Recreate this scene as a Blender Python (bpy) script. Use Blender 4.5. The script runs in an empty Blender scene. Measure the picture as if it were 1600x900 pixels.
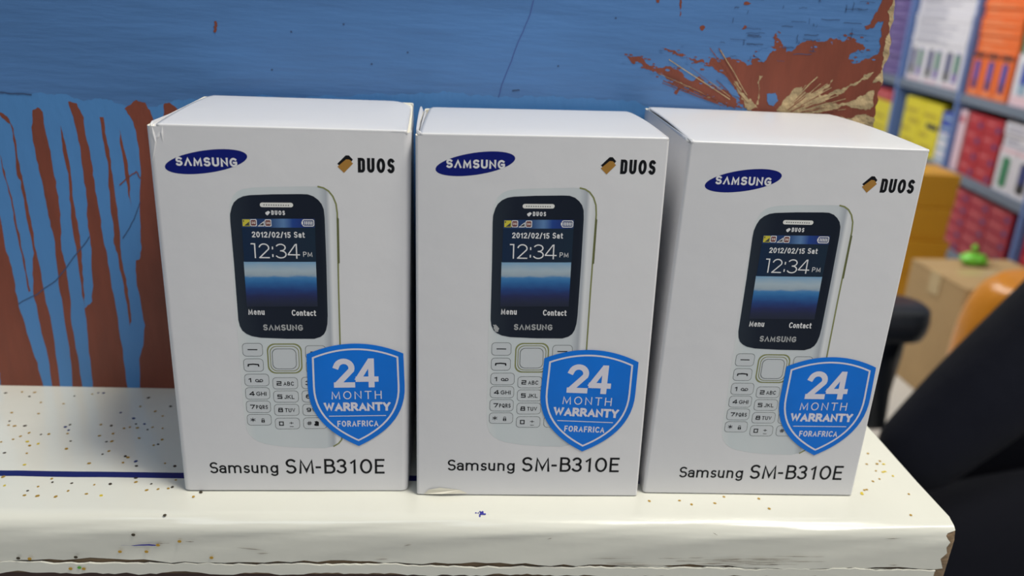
import bpy, bmesh, math, random
from mathutils import Vector, Matrix
from mathutils.geometry import tessellate_polygon

random.seed(7)
C = bpy.context.scene.collection
SC = bpy.context.scene
PI = math.pi

# ------------------------------------------------------------------ camera, world, lights, exposure
cam_data = bpy.data.cameras.new('camera')
cam = bpy.data.objects.new('camera', cam_data)
C.objects.link(cam)
SC.camera = cam
cam_data.sensor_width = 36
cam_data.lens = 1269.03 / 1600 * 36
cam_data.clip_start = 0.01
cam_data.clip_end = 50
pitch, roll, yaw = 0.34874, 0.04642, -0.0595
fwd = Vector((0, math.cos(pitch), -math.sin(pitch)))
rt = Vector((1, 0, 0))
up = rt.cross(fwd)
r2 = math.cos(roll) * rt + math.sin(roll) * up
u2 = -math.sin(roll) * rt + math.cos(roll) * up
rotm = Matrix.Rotation(yaw, 3, 'Z')
r2, u2, fwd = rotm @ r2, rotm @ u2, rotm @ fwd
cam.matrix_world = Matrix(((r2.x, u2.x, -fwd.x, 0), (r2.y, u2.y, -fwd.y, 0), (r2.z, u2.z, -fwd.z, 0.17138), (0, 0, 0, 1)))
cam_data.dof.use_dof = True
cam_data.dof.focus_distance = 0.272
cam_data.dof.aperture_fstop = 10.0

world = bpy.data.worlds.new('world')
SC.world = world
world.use_nodes = True
world.node_tree.nodes['Background'].inputs[0].default_value = (0.82, 0.90, 1.0, 1)
world.node_tree.nodes['Background'].inputs[1].default_value = 0.24


def area(name, loc, target, sx, sy, watts, col=(1, 1, 1)):
    d = bpy.data.lights.new(name, 'AREA')
    d.shape = 'RECTANGLE'
    d.size, d.size_y, d.energy, d.color = sx, sy, watts, col
    o = bpy.data.objects.new(name, d)
    o.location = loc
    o.rotation_euler = (Vector(target) - Vector(loc)).to_track_quat('-Z', 'Y').to_euler()
    C.objects.link(o)
    return o


area('ceiling_strip_light', (0.56, -0.02, 1.55), (0.10, 0.25, 0), 0.36, 0.36, 19.5, (1.0, 0.97, 0.86))
area('warm_fill_light', (1.00, -0.55, 1.66), (0.14, 0.25, 0.07), 0.7, 0.4, 13.5, (1.0, 0.90, 0.83))  # unseen warm fill added at front right to brighten the right-hand box
area('cool_fill_light', (-0.35, -0.75, 1.6), (0, 0.2, 0.05), 0.9, 0.5, 3.6, (0.78, 0.88, 1.0))  # unseen cool fill added at front left for the box fronts
area('ceiling_shop_light', (0.75, 3.0, 1.68), (1.55, 2.8, -0.3), 1.3, 1.3, 60, (1.0, 0.98, 0.95))
SC.view_settings.view_transform = 'Standard'
SC.view_settings.look = 'None'
SC.view_settings.gamma = 1
SC.view_settings.use_curve_mapping = False
SC.view_settings.exposure = 0.0


# ------------------------------------------------------------------ materials
def lin(c):
    def f(v):
        v /= 255.0
        return v / 12.92 if v <= 0.04045 else ((v + 0.055) / 1.055) ** 2.4
    return (f(c[0]), f(c[1]), f(c[2]), 1)


def mat(name, rgb, rough=0.5, metal=0.0, coat=0.0, noise=None, bump=None, spec=0.5, uvramp=None):
    """rgb is an sRGB 0-255 colour.  noise=(scale, amount, stretch), bump=(scale, distance, stretch)."""
    m = bpy.data.materials.new(name)
    m.use_nodes = True
    nt = m.node_tree
    b = nt.nodes['Principled BSDF']
    b.inputs['Base Color'].default_value = lin(rgb)
    b.inputs['Roughness'].default_value = rough
    b.inputs['Metallic'].default_value = metal
    b.inputs['Coat Weight'].default_value = coat
    b.inputs['Coat Roughness'].default_value = 0.12
    b.inputs['Specular IOR Level'].default_value = spec

    def tex(scale, stretch, detail=5):
        tc = nt.nodes.new('ShaderNodeTexCoord')
        mp = nt.nodes.new('ShaderNodeMapping')
        mp.inputs['Scale'].default_value = stretch
        nz = nt.nodes.new('ShaderNodeTexNoise')
        nz.inputs['Scale'].default_value = scale
        nz.inputs['Detail'].default_value = detail
        nt.links.new(tc.outputs['Object'], mp.inputs[0])
        nt.links.new(mp.outputs[0], nz.inputs['Vector'])
        return nz.outputs['Fac']
    if noise:
        f = tex(noise[0], noise[2])
        mr = nt.nodes.new('ShaderNodeMapRange')
        mr.inputs['From Min'].default_value = 0.25
        mr.inputs['From Max'].default_value = 0.75
        mr.inputs['To Min'].default_value = 1 - noise[1]
        mr.inputs['To Max'].default_value = 1 + noise[1]
        mx = nt.nodes.new('ShaderNodeVectorMath')
        mx.operation = 'SCALE'
        mx.inputs[0].default_value = lin(rgb)[:3]
        nt.links.new(f, mr.inputs['Value'])
        nt.links.new(mr.outputs[0], mx.inputs['Scale'])
        nt.links.new(mx.outputs[0], b.inputs['Base Color'])
    if bump:
        f = tex(bump[0], bump[2])
        bp = nt.nodes.new('ShaderNodeBump')
        bp.inputs['Distance'].default_value = bump[1]
        bp.inputs['Strength'].default_value = 1
        nt.links.new(f, bp.inputs['Height'])
        nt.links.new(bp.outputs[0], b.inputs['Normal'])
    if uvramp:
        axis, stops, wob = uvramp
        uv = nt.nodes.new('ShaderNodeUVMap')
        sp = nt.nodes.new('ShaderNodeSeparateXYZ')
        nt.links.new(uv.outputs[0], sp.inputs[0])
        src = sp.outputs[axis]
        if wob:
            mp = nt.nodes.new('ShaderNodeMapping')
            mp.inputs['Scale'].default_value = (2, 9, 1)
            nz = nt.nodes.new('ShaderNodeTexNoise')
            nz.inputs['Scale'].default_value = 9
            nz.inputs['Detail'].default_value = 4
            ma = nt.nodes.new('ShaderNodeMath')
            ma.operation = 'MULTIPLY_ADD'
            ma.inputs[1].default_value = wob
            nt.links.new(uv.outputs[0], mp.inputs[0])
            nt.links.new(mp.outputs[0], nz.inputs['Vector'])
            nt.links.new(nz.outputs['Fac'], ma.inputs[0])
            nt.links.new(src, ma.inputs[2])
            src = ma.outputs[0]
        rp = nt.nodes.new('ShaderNodeValToRGB')
        rp.color_ramp.elements[0].position = stops[0][0]
        rp.color_ramp.elements[0].color = lin(stops[0][1])
        rp.color_ramp.elements[1].position = stops[-1][0]
        rp.color_ramp.elements[1].color = lin(stops[-1][1])
        for p, c in stops[1:-1]:
            e = rp.color_ramp.elements.new(p)
            e.color = lin(c)
        nt.links.new(src, rp.inputs[0])
        nt.links.new(rp.outputs[0], b.inputs['Base Color'])
    return m


S1 = (1, 1, 1)
M = {}
M['card'] = mat('white_coated_card', (221, 221, 224), 0.28, spec=0.45, bump=(60, 0.00025, S1))
M['card_raw'] = mat('white_card_inside', (226, 222, 208), 0.7)
M['ink_black'] = mat('black_ink', (16, 17, 22), 0.45, spec=0.2)
M['ink_grey'] = mat('dark_grey_ink', (62, 66, 68), 0.4)
M['ink_blue'] = mat('royal_blue_ink', (5, 22, 112), 0.4, spec=0.25)
M['ink_white'] = mat('white_ink', (226, 226, 228), 0.4)
M['ink_gold'] = mat('gold_ink', (168, 122, 50), 0.4)
M['bezel'] = mat('black_blue_print', (24, 32, 47), 0.35, spec=0.25, uvramp=(0, [(0.30, (40, 49, 60)), (0.40, (24, 32, 47)), (0.66, (20, 28, 42)), (0.70, (38, 46, 58))], 0))
M['body'] = mat('pale_grey_print', (205, 212, 214), 0.35, uvramp=(0, [(0.29, (219, 221, 222)), (0.35, (205, 213, 216)), (0.5, (207, 213, 216)), (0.655, (202, 208, 212)), (0.685, (172, 178, 186)), (0.70, (226, 228, 230)), (0.725, (212, 214, 217))], 0))
M['key'] = mat('key_grey_print', (202, 207, 211), 0.35)
M['key_edge'] = mat('key_outline_print', (108, 114, 114), 0.4)
M['olive'] = mat('olive_print', (132, 136, 86), 0.4)
M['olive_dark'] = mat('dark_olive_print', (98, 102, 62), 0.4)
M['silver'] = mat('silver_print', (168, 170, 172), 0.4)
M['slot'] = mat('slot_print', (226, 226, 222), 0.4)
M['panel'] = mat('navy_panel_print', (24, 42, 66), 0.35, spec=0.25, uvramp=(0, [(0.34, (18, 42, 72)), (0.5, (30, 42, 62)), (0.63, (26, 44, 62))], 0))
M['status'] = mat('status_bar_print', (24, 48, 110), 0.35, uvramp=(0, [(0.34, (22, 48, 92)), (0.46, (28, 62, 116)), (0.515, (92, 130, 178)), (0.55, (24, 64, 140)), (0.60, (22, 44, 118)), (0.64, (24, 46, 92))], 0))
M['scene'] = mat('sea_and_sky_print', (60, 110, 170), 0.35, uvramp=(1, [(0.565, (22, 30, 46)), (0.585, (28, 36, 66)), (0.60, (30, 38, 88)), (0.615, (26, 60, 122)), (0.635, (40, 102, 164)), (0.648, (62, 128, 184)), (0.654, (160, 176, 188)), (0.668, (170, 188, 200)), (0.69, (122, 166, 202))], 0.012))
M['yellow_ink'] = mat('yellow_ink', (206, 194, 62), 0.4)
M['maroon_ink'] = mat('maroon_ink', (110, 52, 50), 0.4)
M['pink_ink'] = mat('pale_pink_ink', (214, 196, 190), 0.4)
M['sticker'] = mat('blue_foil_sticker', (0, 116, 222), 0.3, noise=(45, 0.12, S1), spec=0.35)
M['sticker_white'] = mat('sticker_white_ink', (222, 220, 232), 0.3)
# the setting
M['blue'] = mat('blue_wall_paint', (76, 119, 173), 0.42, noise=(10, 0.12, (1, 1, 2.5)), bump=(55, 0.0011, (0.25, 1, 1.6)))
M['primer'] = mat('red_oxide_primer', (124, 62, 44), 0.5, noise=(160, 0.13, (1, 1, 0.25)), bump=(220, 0.0004, (1, 1, 0.3)))
M['plaster'] = mat('bare_buff_wood', (176, 154, 116), 0.75, noise=(170, 0.4, (0.7, 1, 1)), bump=(300, 0.0012, S1))
M['blue2'] = mat('lower_blue_paint', (76, 132, 190), 0.4, noise=(12, 0.08, (1, 1, 0.6)), bump=(40, 0.0012, (1, 1, 0.4)))
M['mark'] = mat('dark_blue_scratch', (52, 78, 118), 0.6)
M['pen'] = mat('pen_line', (62, 88, 152), 0.6)
M['gloss_white'] = mat('white_gloss_paint', (217, 217, 207), 0.22, coat=0.35, noise=(14, 0.03, S1), bump=(24, 0.0010, (0.5, 1, 1)))
M['navy_line'] = mat('navy_painted_line', (24, 32, 96), 0.35)
M['wood'] = mat('worn_brown_wood', (132, 110, 84), 0.75, noise=(120, 0.4, (0.4, 1, 1)), bump=(260, 0.0016, (0.3, 1, 1)))
M['grime'] = mat('grey_brown_scuff', (150, 142, 132), 0.6)
M['crack'] = mat('dark_crack', (58, 46, 42), 0.8)
M['blot'] = mat('ink_blot', (46, 44, 150), 0.5)
M['glit_gold'] = mat('gold_glitter', (196, 156, 60), 0.3, metal=0.4)
M['glit_bright'] = mat('bright_gold_glitter', (232, 206, 62), 0.3, metal=0.3)
M['glit_dark'] = mat('dark_glitter', (72, 64, 50), 0.35, metal=0.4)
M['glit_blue'] = mat('blue_glitter', (48, 66, 128), 0.3, metal=0.3)
M['glit_green'] = mat('green_glitter', (96, 176, 62), 0.3, metal=0.3)


# ------------------------------------------------------------------ helpers
def link(name, mesh, mats, parent=None, smooth=None):
    o = bpy.data.objects.new(name, mesh)
    C.objects.link(o)
    for m in mats if isinstance(mats, (list, tuple)) else [mats]:
        mesh.materials.append(m)
    if parent:
        o.parent = parent
    if smooth is not None:
        for p in mesh.polygons:
            p.use_smooth = True
        mesh.set_sharp_from_angle(angle=math.radians(smooth))
    return o


def tag(o, label=None, cat=None, group=None, kind=None):
    if label:
        o['label'] = label
    if cat:
        o['category'] = cat
    if group:
        o['group'] = group
    if kind:
        o['kind'] = kind
    return o


def empty(name, loc=(0, 0, 0), rz=0.0):
    o = bpy.data.objects.new(name, None)
    o.empty_display_size = 0.02
    o.location = loc
    o.rotation_euler = (0, 0, rz)
    C.objects.link(o)
    return o


class MB:
    """Collects faces with a material slot each; builds ONE mesh object."""

    def __init__(self):
        self.v, self.f, self.m, self.uv = [], [], [], []

    def add(self, verts, faces, slot=0, uvs=None):
        n = len(self.v)
        self.v += [tuple(p) for p in verts]
        self.uv += list(uvs) if uvs else [(0, 0)] * len(verts)
        for f in faces:
            self.f.append(tuple(i + n for i in f))
            self.m.append(slot)

    def box(self, x0, x1, y0, y1, z0, z1, slot=0):
        self.add([(x0, y0, z0), (x1, y0, z0), (x1, y1, z0), (x0, y1, z0), (x0, y0, z1), (x1, y0, z1), (x1, y1, z1), (x0, y1, z1)],
                 [(3, 2, 1, 0), (4, 5, 6, 7), (0, 1, 5, 4), (1, 2, 6, 5), (2, 3, 7, 6), (3, 0, 4, 7)], slot)

    def tube(self, path, rad, seg=10, slot=0, cap=True, flat=1.0):
        """Round tube along a list of points; rad a number or list."""
        P = [Vector(p) for p in path]
        rings = []
        for i, p in enumerate(P):
            d = (P[min(i + 1, len(P) - 1)] - P[max(i - 1, 0)]).normalized()
            a = d.cross(Vector((0, 0, 1)))
            if a.length < 1e-4:
                a = Vector((1, 0, 0))
            a.normalize()
            b = a.cross(d)
            r = rad[i] if isinstance(rad, (list, tuple)) else rad
            rings.append([p + a * (r * math.cos(2 * PI * k / seg)) + b * (r * flat * math.sin(2 * PI * k / seg)) for k in range(seg)])
        self.loft(rings, slot, cap)

    def loft(self, rings, slot=0, cap=True):
        n = len(rings[0])
        vs = [p for r in rings for p in r]
        fs = []
        for i in range(len(rings) - 1):
            for k in range(n):
                fs.append((i * n + k, i * n + (k + 1) % n, (i + 1) * n + (k + 1) % n, (i + 1) * n + k))
        if cap:
            fs.append(tuple(reversed(range(n))))
            fs.append(tuple((len(rings) - 1) * n + k for k in range(n)))
        self.add(vs, fs, slot)

    def build(self, name, mats, parent=None, smooth=None, bevel=None, fix=False):
        me = bpy.data.meshes.new(name)
        me.from_pydata(self.v, [], self.f)
        uvl = me.uv_layers.new(name='UVMap')
        for p in me.polygons:
            p.material_index = self.m[p.index]
        for lp in me.loops:
            uvl.data[lp.index].uv = self.uv[lp.vertex_index]
        if fix:
            bm = bmesh.new()
            bm.from_mesh(me)
            bmesh.ops.recalc_face_normals(bm, faces=bm.faces)
            bm.to_mesh(me)
            bm.free()
        me.update()
        o = link(name, me, mats, parent, smooth)
        if bevel:
            md = o.modifiers.new('bevel', 'BEVEL')
            md.width = bevel
            md.segments = 3
            md.limit_method = 'ANGLE'
        return o


def arc(cx, cy, rx, ry, a0, a1, n=9):
    return [(cx + rx * math.cos(math.radians(a0 + (a1 - a0) * i / n)), cy + ry * math.sin(math.radians(a0 + (a1 - a0) * i / n))) for i in range(n + 1)]


def rrect(x0, y0, x1, y1, r, n=5, sk=0.0):
    p = arc(x1 - r, y0 + r, r, r, -90, 0, n) + arc(x1 - r, y1 - r, r, r, 0, 90, n) + arc(x0 + r, y1 - r, r, r, 90, 180, n) + arc(x0 + r, y0 + r, r, r, 180, 270, n)
    return [(x + sk * (y - y0), y + 0.012 * (x - x0)) for x, y in p]


def ribbon(pts, w, closed=False, cap=0.0):
    """Mitred strip of width w along a polyline -> (verts, faces) in 2D."""
    P = [Vector(p) for p in pts]
    Q = [P[0]]
    for p in P[1:]:
        if (p - Q[-1]).length > 1e-6:
            Q.append(p)
    P = Q
    if cap and not closed and len(P) > 1:
        P[0] = P[0] - (P[1] - P[0]).normalized() * cap
        P[-1] = P[-1] + (P[-1] - P[-2]).normalized() * cap
    n = len(P)
    vs, fs = [], []
    for i in range(n):
        a = P[(i - 1) % n] if (closed or i > 0) else None
        b = P[(i + 1) % n] if (closed or i < n - 1) else None
        d1 = (P[i] - a).normalized() if a is not None else None
        d2 = (b - P[i]).normalized() if b is not None else None
        d1 = d1 or d2
        d2 = d2 or d1
        n1 = Vector((-d1.y, d1.x))
        n2 = Vector((-d2.y, d2.x))
        mv = n1 + n2
        if mv.length < 1e-4:
            mv = n1.copy()
        mv.normalize()
        k = 1 / max(0.42, mv.dot(n1))
        vs += [P[i] + mv * (w / 2 * k), P[i] - mv * (w / 2 * k)]
    for i in range(n if closed else n - 1):
        j = (i + 1) % n
        fs.append((2 * i, 2 * i + 1, 2 * j + 1, 2 * j))
    return vs, fs


def inset(poly, d):
    """Offset a counter-clockwise outline inwards by d."""
    n = len(poly)
    out = []
    for i in range(n):
        a, p, b = Vector(poly[i - 1]), Vector(poly[i]), Vector(poly[(i + 1) % n])
        d1, d2 = (p - a).normalized(), (b - p).normalized()
        n1, n2 = Vector((-d1.y, d1.x)), Vector((-d2.y, d2.x))
        m = (n1 + n2).normalized()
        out.append(tuple(p + m * (d / max(0.5, m.dot(n1)))))
    return out


def jag(poly, amp, levels=2, closed=True, seed=1):
    rnd = random.Random(seed)
    for _ in range(levels):
        out = []
        n = len(poly)
        for i in range(n if closed else n - 1):
            a, b = Vector(poly[i]), Vector(poly[(i + 1) % n])
            d = b - a
            nn = Vector((-d.y, d.x))
            out.append(tuple(a))
            k = min(amp, d.length * 0.2) / max(d.length, 1e-6)
            out.append(tuple((a + b) / 2 + nn * k * rnd.uniform(-1, 1)))
        if not closed:
            out.append(tuple(poly[-1]))
        poly = out
    return poly


def fill(poly):
    """Triangles of a (possibly concave) 2D outline, all facing +normal of the plane."""
    tris = tessellate_polygon([[Vector((p[0], p[1], 0)) for p in poly]])
    out = []
    for a, b, c in tris:
        pa, pb, pc = poly[a], poly[b], poly[c]
        s = (pb[0] - pa[0]) * (pc[1] - pa[1]) - (pb[1] - pa[1]) * (pc[0] - pa[0])
        if abs(s) < 1e-12:
            continue
        out.append((a, b, c) if s > 0 else (a, c, b))
    return out


# ------------------------------------------------------------------ stroke lettering: glyph = (width, polylines) on a cap height of 1
def bowl(x0, y0, y1, w):
    r = (y1 - y0) / 2
    return [(x0, y1), (w - r * 0.9, y1)] + arc(w - r * 0.9, (y0 + y1) / 2, r * 0.9, r, 90, -90, 8) + [(x0, y0)]


FONT = {
    'A': (0.64, [[(0, 0), (0.32, 1), (0.64, 0)], [(0.13, 0.3), (0.51, 0.3)]]),
    '^': (0.62, [[(0, 0), (0.31, 1), (0.62, 0)]]),
    'B': (0.56, [[(0, 0), (0, 1)], bowl(0, 0.54, 1, 0.5), bowl(0, 0, 0.54, 0.56)]),
    'C': (0.6, [arc(0.36, 0.5, 0.36, 0.5, 48, 312, 14)]),
    'c': (0.4, [arc(0.24, 0.34, 0.24, 0.34, 50, 310, 12)]),
    'D': (0.62, [[(0, 0), (0, 1), (0.26, 1)] + arc(0.26, 0.5, 0.36, 0.5, 90, -90, 10) + [(0, 0)]]),
    'd': (0.52, [[(0, 0), (0, 1), (0.3, 1)] + arc(0.3, 0.8, 0.22, 0.2, 90, 0, 6) + arc(0.3, 0.2, 0.22, 0.2, 0, -90, 6) + [(0, 0)]]),
    'E': (0.46, [[(0.46, 1), (0, 1), (0, 0), (0.46, 0)], [(0, 0.53), (0.4, 0.53)]]),
    'F': (0.44, [[(0.44, 1), (0, 1), (0, 0)], [(0, 0.5), (0.38, 0.5)]]),
    'G': (0.62, [arc(0.34, 0.5, 0.34, 0.5, 50, 330, 14) + [(0.62, 0.46), (0.38, 0.46)]]),
    'H': (0.58, [[(0, 0), (0, 1)], [(0.58, 0), (0.58, 1)], [(0, 0.52), (0.58, 0.52)]]),
    'I': (0.02, [[(0.01, 0), (0.01, 1)]]),
    'J': (0.36, [[(0.36, 1), (0.36, 0.2)] + arc(0.18, 0.2, 0.18, 0.2, 0, -160, 8)]),
    'K': (0.54, [[(0, 0), (0, 1)], [(0.52, 1), (0.02, 0.45)], [(0.16, 0.58), (0.54, 0)]]),
    'L': (0.42, [[(0, 1), (0, 0), (0.42, 0)]]),
    'M': (0.74, [[(0, 0), (0.05, 1), (0.37, 0.12), (0.69, 1), (0.74, 0)]]),
    'N': (0.58, [[(0, 0), (0, 1), (0.58, 0), (0.58, 1)]]),
    'O': (0.7, [arc(0.35, 0.5, 0.35, 0.5, 0, 360, 22)]),
    'o': (0.46, [arc(0.23, 0.34, 0.23, 0.34, 0, 360, 18)]),
    'P': (0.52, [[(0, 0), (0, 1)], bowl(0, 0.45, 1, 0.52)]),
    'Q': (0.7, [arc(0.35, 0.5, 0.35, 0.5, 0, 360, 22), [(0.4, 0.25), (0.68, -0.08)]]),
    'q': (0.5, [[(0.25, 0)] + arc(0.25, 0.2, 0.25, 0.2, -90, 0, 5) + arc(0.25, 0.8, 0.25, 0.2, 0, 180, 10) + arc(0.25, 0.2, 0.25, 0.2, 180, 270, 5)]),
    'R': (0.56, [[(0, 0), (0, 1)], bowl(0, 0.46, 1, 0.5), [(0.26, 0.46), (0.56, 0)]]),
    'S': (0.54, [arc(0.28, 0.745, 0.26, 0.255, 38, 262, 12) + arc(0.27, 0.255, 0.27, 0.265, 84, -146, 12)]),
    'T': (0.58, [[(0, 1), (0.58, 1)], [(0.29, 0), (0.29, 1)]]),
    'U': (0.56, [[(0, 1), (0, 0.28)] + arc(0.28, 0.28, 0.28, 0.28, 180, 360, 12) + [(0.56, 1)]]),
    'V': (0.62, [[(0, 1), (0.31, 0), (0.62, 1)]]),
    'W': (0.92, [[(0, 1), (0.23, 0), (0.46, 0.92), (0.69, 0), (0.92, 1)]]),
    'X': (0.58, [[(0, 0), (0.58, 1)], [(0, 1), (0.58, 0)]]),
    'Y': (0.6, [[(0, 1), (0.3, 0.44), (0.6, 1)], [(0.3, 0), (0.3, 0.48)]]),
    'Z': (0.56, [[(0, 1), (0.56, 1), (0, 0), (0.56, 0)]]),
    'a': (0.4, [[(0.02, 0.56)] + arc(0.2, 0.5, 0.19, 0.18, 140, 0, 8) + [(0.39, 0)], arc(0.19, 0.2, 0.19, 0.2, 60, 300, 10) + [(0.39, 0.14)], [(0.29, 0.38), (0.39, 0.4)]]),
    'e': (0.44, [[(0.02, 0.36), (0.43, 0.36)] + arc(0.23, 0.36, 0.21, 0.32, 0, 180, 10) + arc(0.24, 0.3, 0.23, 0.3, 180, 310, 8)]),
    'g': (0.44, [arc(0.22, 0.35, 0.22, 0.33, 20, 340, 16), [(0.44, 0.68), (0.44, -0.1)] + arc(0.23, -0.1, 0.21, 0.2, 0, -150, 8)]),
    'm': (0.72, [[(0, 0), (0, 0.68)], [(0, 0.44)] + arc(0.18, 0.46, 0.17, 0.22, 170, 0, 8) + [(0.36, 0)], [(0.36, 0.44)] + arc(0.54, 0.46, 0.18, 0.22, 170, 0, 8) + [(0.72, 0)]]),
    'n': (0.42, [[(0, 0), (0, 0.68)], [(0, 0.44)] + arc(0.21, 0.46, 0.21, 0.22, 170, 0, 8) + [(0.42, 0)]]),
    's': (0.36, [arc(0.19, 0.51, 0.17, 0.17, 40, 260, 9) + arc(0.18, 0.17, 0.18, 0.17, 84, -146, 9)]),
    't': (0.28, [[(0.09, 0.92), (0.09, 0.14)] + arc(0.2, 0.14, 0.11, 0.14, 180, 280, 6) + [(0.28, 0.01)], [(0, 0.68), (0.27, 0.68)]]),
    'u': (0.42, [[(0, 0.68), (0, 0.22)] + arc(0.21, 0.22, 0.21, 0.22, 180, 350, 8), [(0.42, 0.68), (0.42, 0)]]),
    '0': (0.56, [arc(0.28, 0.5, 0.28, 0.5, 0, 360, 22)]),
    '1': (0.3, [[(0, 0.78), (0.26, 1), (0.26, 0)]]),
    '!': (0.28, [[(0, 1), (0.26, 1), (0.26, 0)]]),
    '2': (0.54, [arc(0.27, 0.72, 0.27, 0.28, 165, -20, 12) + [(0.05, 0.06)], [(0, 0), (0.54, 0)]]),
    '3': (0.5, [arc(0.23, 0.76, 0.24, 0.24, 150, -90, 10), arc(0.23, 0.26, 0.27, 0.26, 90, -150, 12)]),
    '4': (0.6, [[(0.455, 0), (0.455, 1)], [(0.40, 1.0), (0.0, 0.27)], [(0, 0.24), (0.6, 0.24)]]),
    '5': (0.5, [[(0.46, 1), (0.05, 1), (0.03, 0.56)] + arc(0.23, 0.3, 0.27, 0.3, 120, -145, 12)]),
    '7': (0.52, [[(0, 1), (0.52, 1), (0.2, 0)]]),
    '8': (0.52, [arc(0.26, 0.75, 0.22, 0.25, 0, 360, 18), arc(0.26, 0.26, 0.26, 0.26, 0, 360, 18)]),
    '9': (0.52, [arc(0.26, 0.7, 0.26, 0.3, 0, 360, 18), [(0.52, 0.7), (0.5, 0.3)] + arc(0.26, 0.26, 0.24, 0.26, -10, -140, 8)]),
    '6': (0.52, [arc(0.26, 0.3, 0.26, 0.3, 0, 360, 18), [(0, 0.3), (0.02, 0.7)] + arc(0.27, 0.74, 0.25, 0.26, 170, 40, 8)]),
    # wide square keypad digits
    'k2': (0.8, [[(0, 1), (0.8, 1), (0.8, 0.5), (0, 0.5), (0, 0), (0.8, 0)]]),
    'k5': (0.8, [[(0.8, 1), (0, 1), (0, 0.55), (0.8, 0.55), (0.8, 0), (0, 0)]]),
    'k8': (0.8, [[(0.06, 0.54), (0.06, 1), (0.74, 1), (0.74, 0.54)], [(0, 0), (0, 0.54), (0.8, 0.54), (0.8, 0), (0, 0)]]),
    'k0': (0.7, [[(0, 0.5), (0, 0), (0.7, 0), (0.7, 1), (0, 1), (0, 0.5)]]),
    '/': (0.36, [[(0, -0.05), (0.36, 1.05)]]),
    ':': (0.06, [[(0.03, 0.1), (0.03, 0.22)], [(0.03, 0.66), (0.03, 0.78)]]),
    '-': (0.34, [[(0, 0.42), (0.34, 0.42)]]),
    '+': (0.5, [[(0, 0.5), (0.5, 0.5)], [(0.25, 0.25), (0.25, 0.75)]]),
    '#': (0.7, [[(0.2, 0), (0.28, 1)], [(0.46, 0), (0.54, 1)], [(0, 0.32), (0.7, 0.32)], [(0, 0.68), (0.7, 0.68)]]),
    '*': (0.7, [[(0.35, 0), (0.35, 1)], [(0, 0.25), (0.7, 0.75)], [(0, 0.75), (0.7, 0.25)]]),
    'vm': (0.95, [arc(0.2, 0.35, 0.2, 0.25, 0, 360, 12), arc(0.75, 0.35, 0.2, 0.25, 0, 360, 12), [(0.2, 0.1), (0.75, 0.1)]]),
    ' ': (0.22, []),
}


def lettering(text, x0, x1, y0, h, wt, gap=0.2, xf=None, butt=False):
    """Strokes of a line of text fitted between x0 and x1, baseline y0, cap height h; returns [(verts, faces)]."""
    chars = list(text) if isinstance(text, str) else text
    if xf is None:
        tot = sum(FONT[c][0] * (h - wt) for c in chars) + wt * len(chars)
        free = (x1 - x0) - tot
        g0 = gap * h
        need = g0 * (len(chars) - 1)
        k = 1.0
        if len(chars) > 1:
            # squeeze or widen the letters, keep the spacing
            body = sum(FONT[c][0] * (h - wt) for c in chars)
            k = max(0.2, ((x1 - x0) - need - wt * len(chars)) / max(body, 1e-6))
        elif FONT[chars[0]][0] > 0:
            k = ((x1 - x0) - wt) / (FONT[chars[0]][0] * (h - wt))
        x = x0
        xf = []
        for c in chars:
            w = FONT[c][0] * (h - wt) * k + wt
            xf.append((x, x + w))
            x += w + g0
    out = []
    for c, (a, b) in zip(chars, xf):
        gw, strokes = FONT[c]
        for s in strokes:
            pts = [(a + wt / 2 + (px / gw if gw > 0 else 0) * (b - a - wt), y0 + wt / 2 + py * (h - wt)) for px, py in s]
            closed = len(pts) > 3 and (Vector(pts[0]) - Vector(pts[-1])).length < 1e-5
            v, f = ribbon(pts[:-1] if closed else pts, wt, closed, 0 if closed else wt * 0.5)
            lo = y0 - (0 if min(p[1] for p in s) >= -0.001 else 0.45 * h)
            hi = y0 + h * (1 if max(p[1] for p in s) <= 1.001 else 1.06)
            v = [Vector((p.x, min(max(p.y, lo), hi))) for p in v]
            out.append((v, f))
    return out


# ------------------------------------------------------------------ the setting: partition wall, room shell
WY = 0.329


def wall_uv(P, y):
    return [(x / 1000, y, z / 1000) for x, z in P]


mb = MB()
edge = jag([(0.1625, -0.85), (0.1625, 0.10), (0.1646, 0.1268), (0.1640, 0.1390), (0.1655, 0.1435), (0.1642, 0.1500), (0.1655, 0.1560), (0.1640, 0.1640), (0.1648, 0.1690), (0.1630, 0.1760), (0.1632, 0.45)], 0.0007, 4, False, 3)
nE = len(edge)
front = [(-0.62, WY, -0.85)] + [(x, WY, z) for x, z in edge] + [(-0.62, WY, 0.45)]
outline = [(p[0], p[2]) for p in front]
mb.add(front, fill(outline), 0)
back = [(p[0], WY + 0.022, p[2]) for p in front]
mb.add(back, [tuple(reversed(f)) for f in fill(outline)], 0)
n = len(front)
mb.add(front + back, [(i, i + n, (i + 1) % n + n, (i + 1) % n) for i in range(n)], 2)
WALL_MATS = [M['blue'], M['primer'], M['plaster'], M['mark'], M['pen'], M['blue2']]


def edge_x(z):
    for (xa, za), (xb, zb) in zip(edge, edge[1:]):
        if za <= z <= zb and zb > za:
            return xa + (xb - xa) * (z - za) / (zb - za)
    return 0.1625



def patch(P, slot, lay, amp=0.35, lv=2, seed=1):
    P = [(x / 1000, z / 1000) for x, z in P]
    P = jag(P, amp / 1000, lv, True, seed)
    P = [(min(x, edge_x(z)), z) for x, z in P]
    mb.add([(x, WY - lay * 0.00006, z) for x, z in P], fill(P), slot)


def wline(P, w, slot, lay=3, seed=2):
    P = jag([(x / 1000, z / 1000) for x, z in P], 0.00025, 2, False, seed)
    v, f = ribbon(P, w / 1000)
    mb.add([(p.x, WY - lay * 0.00006, p.y) for p in v], f, slot)


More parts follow.
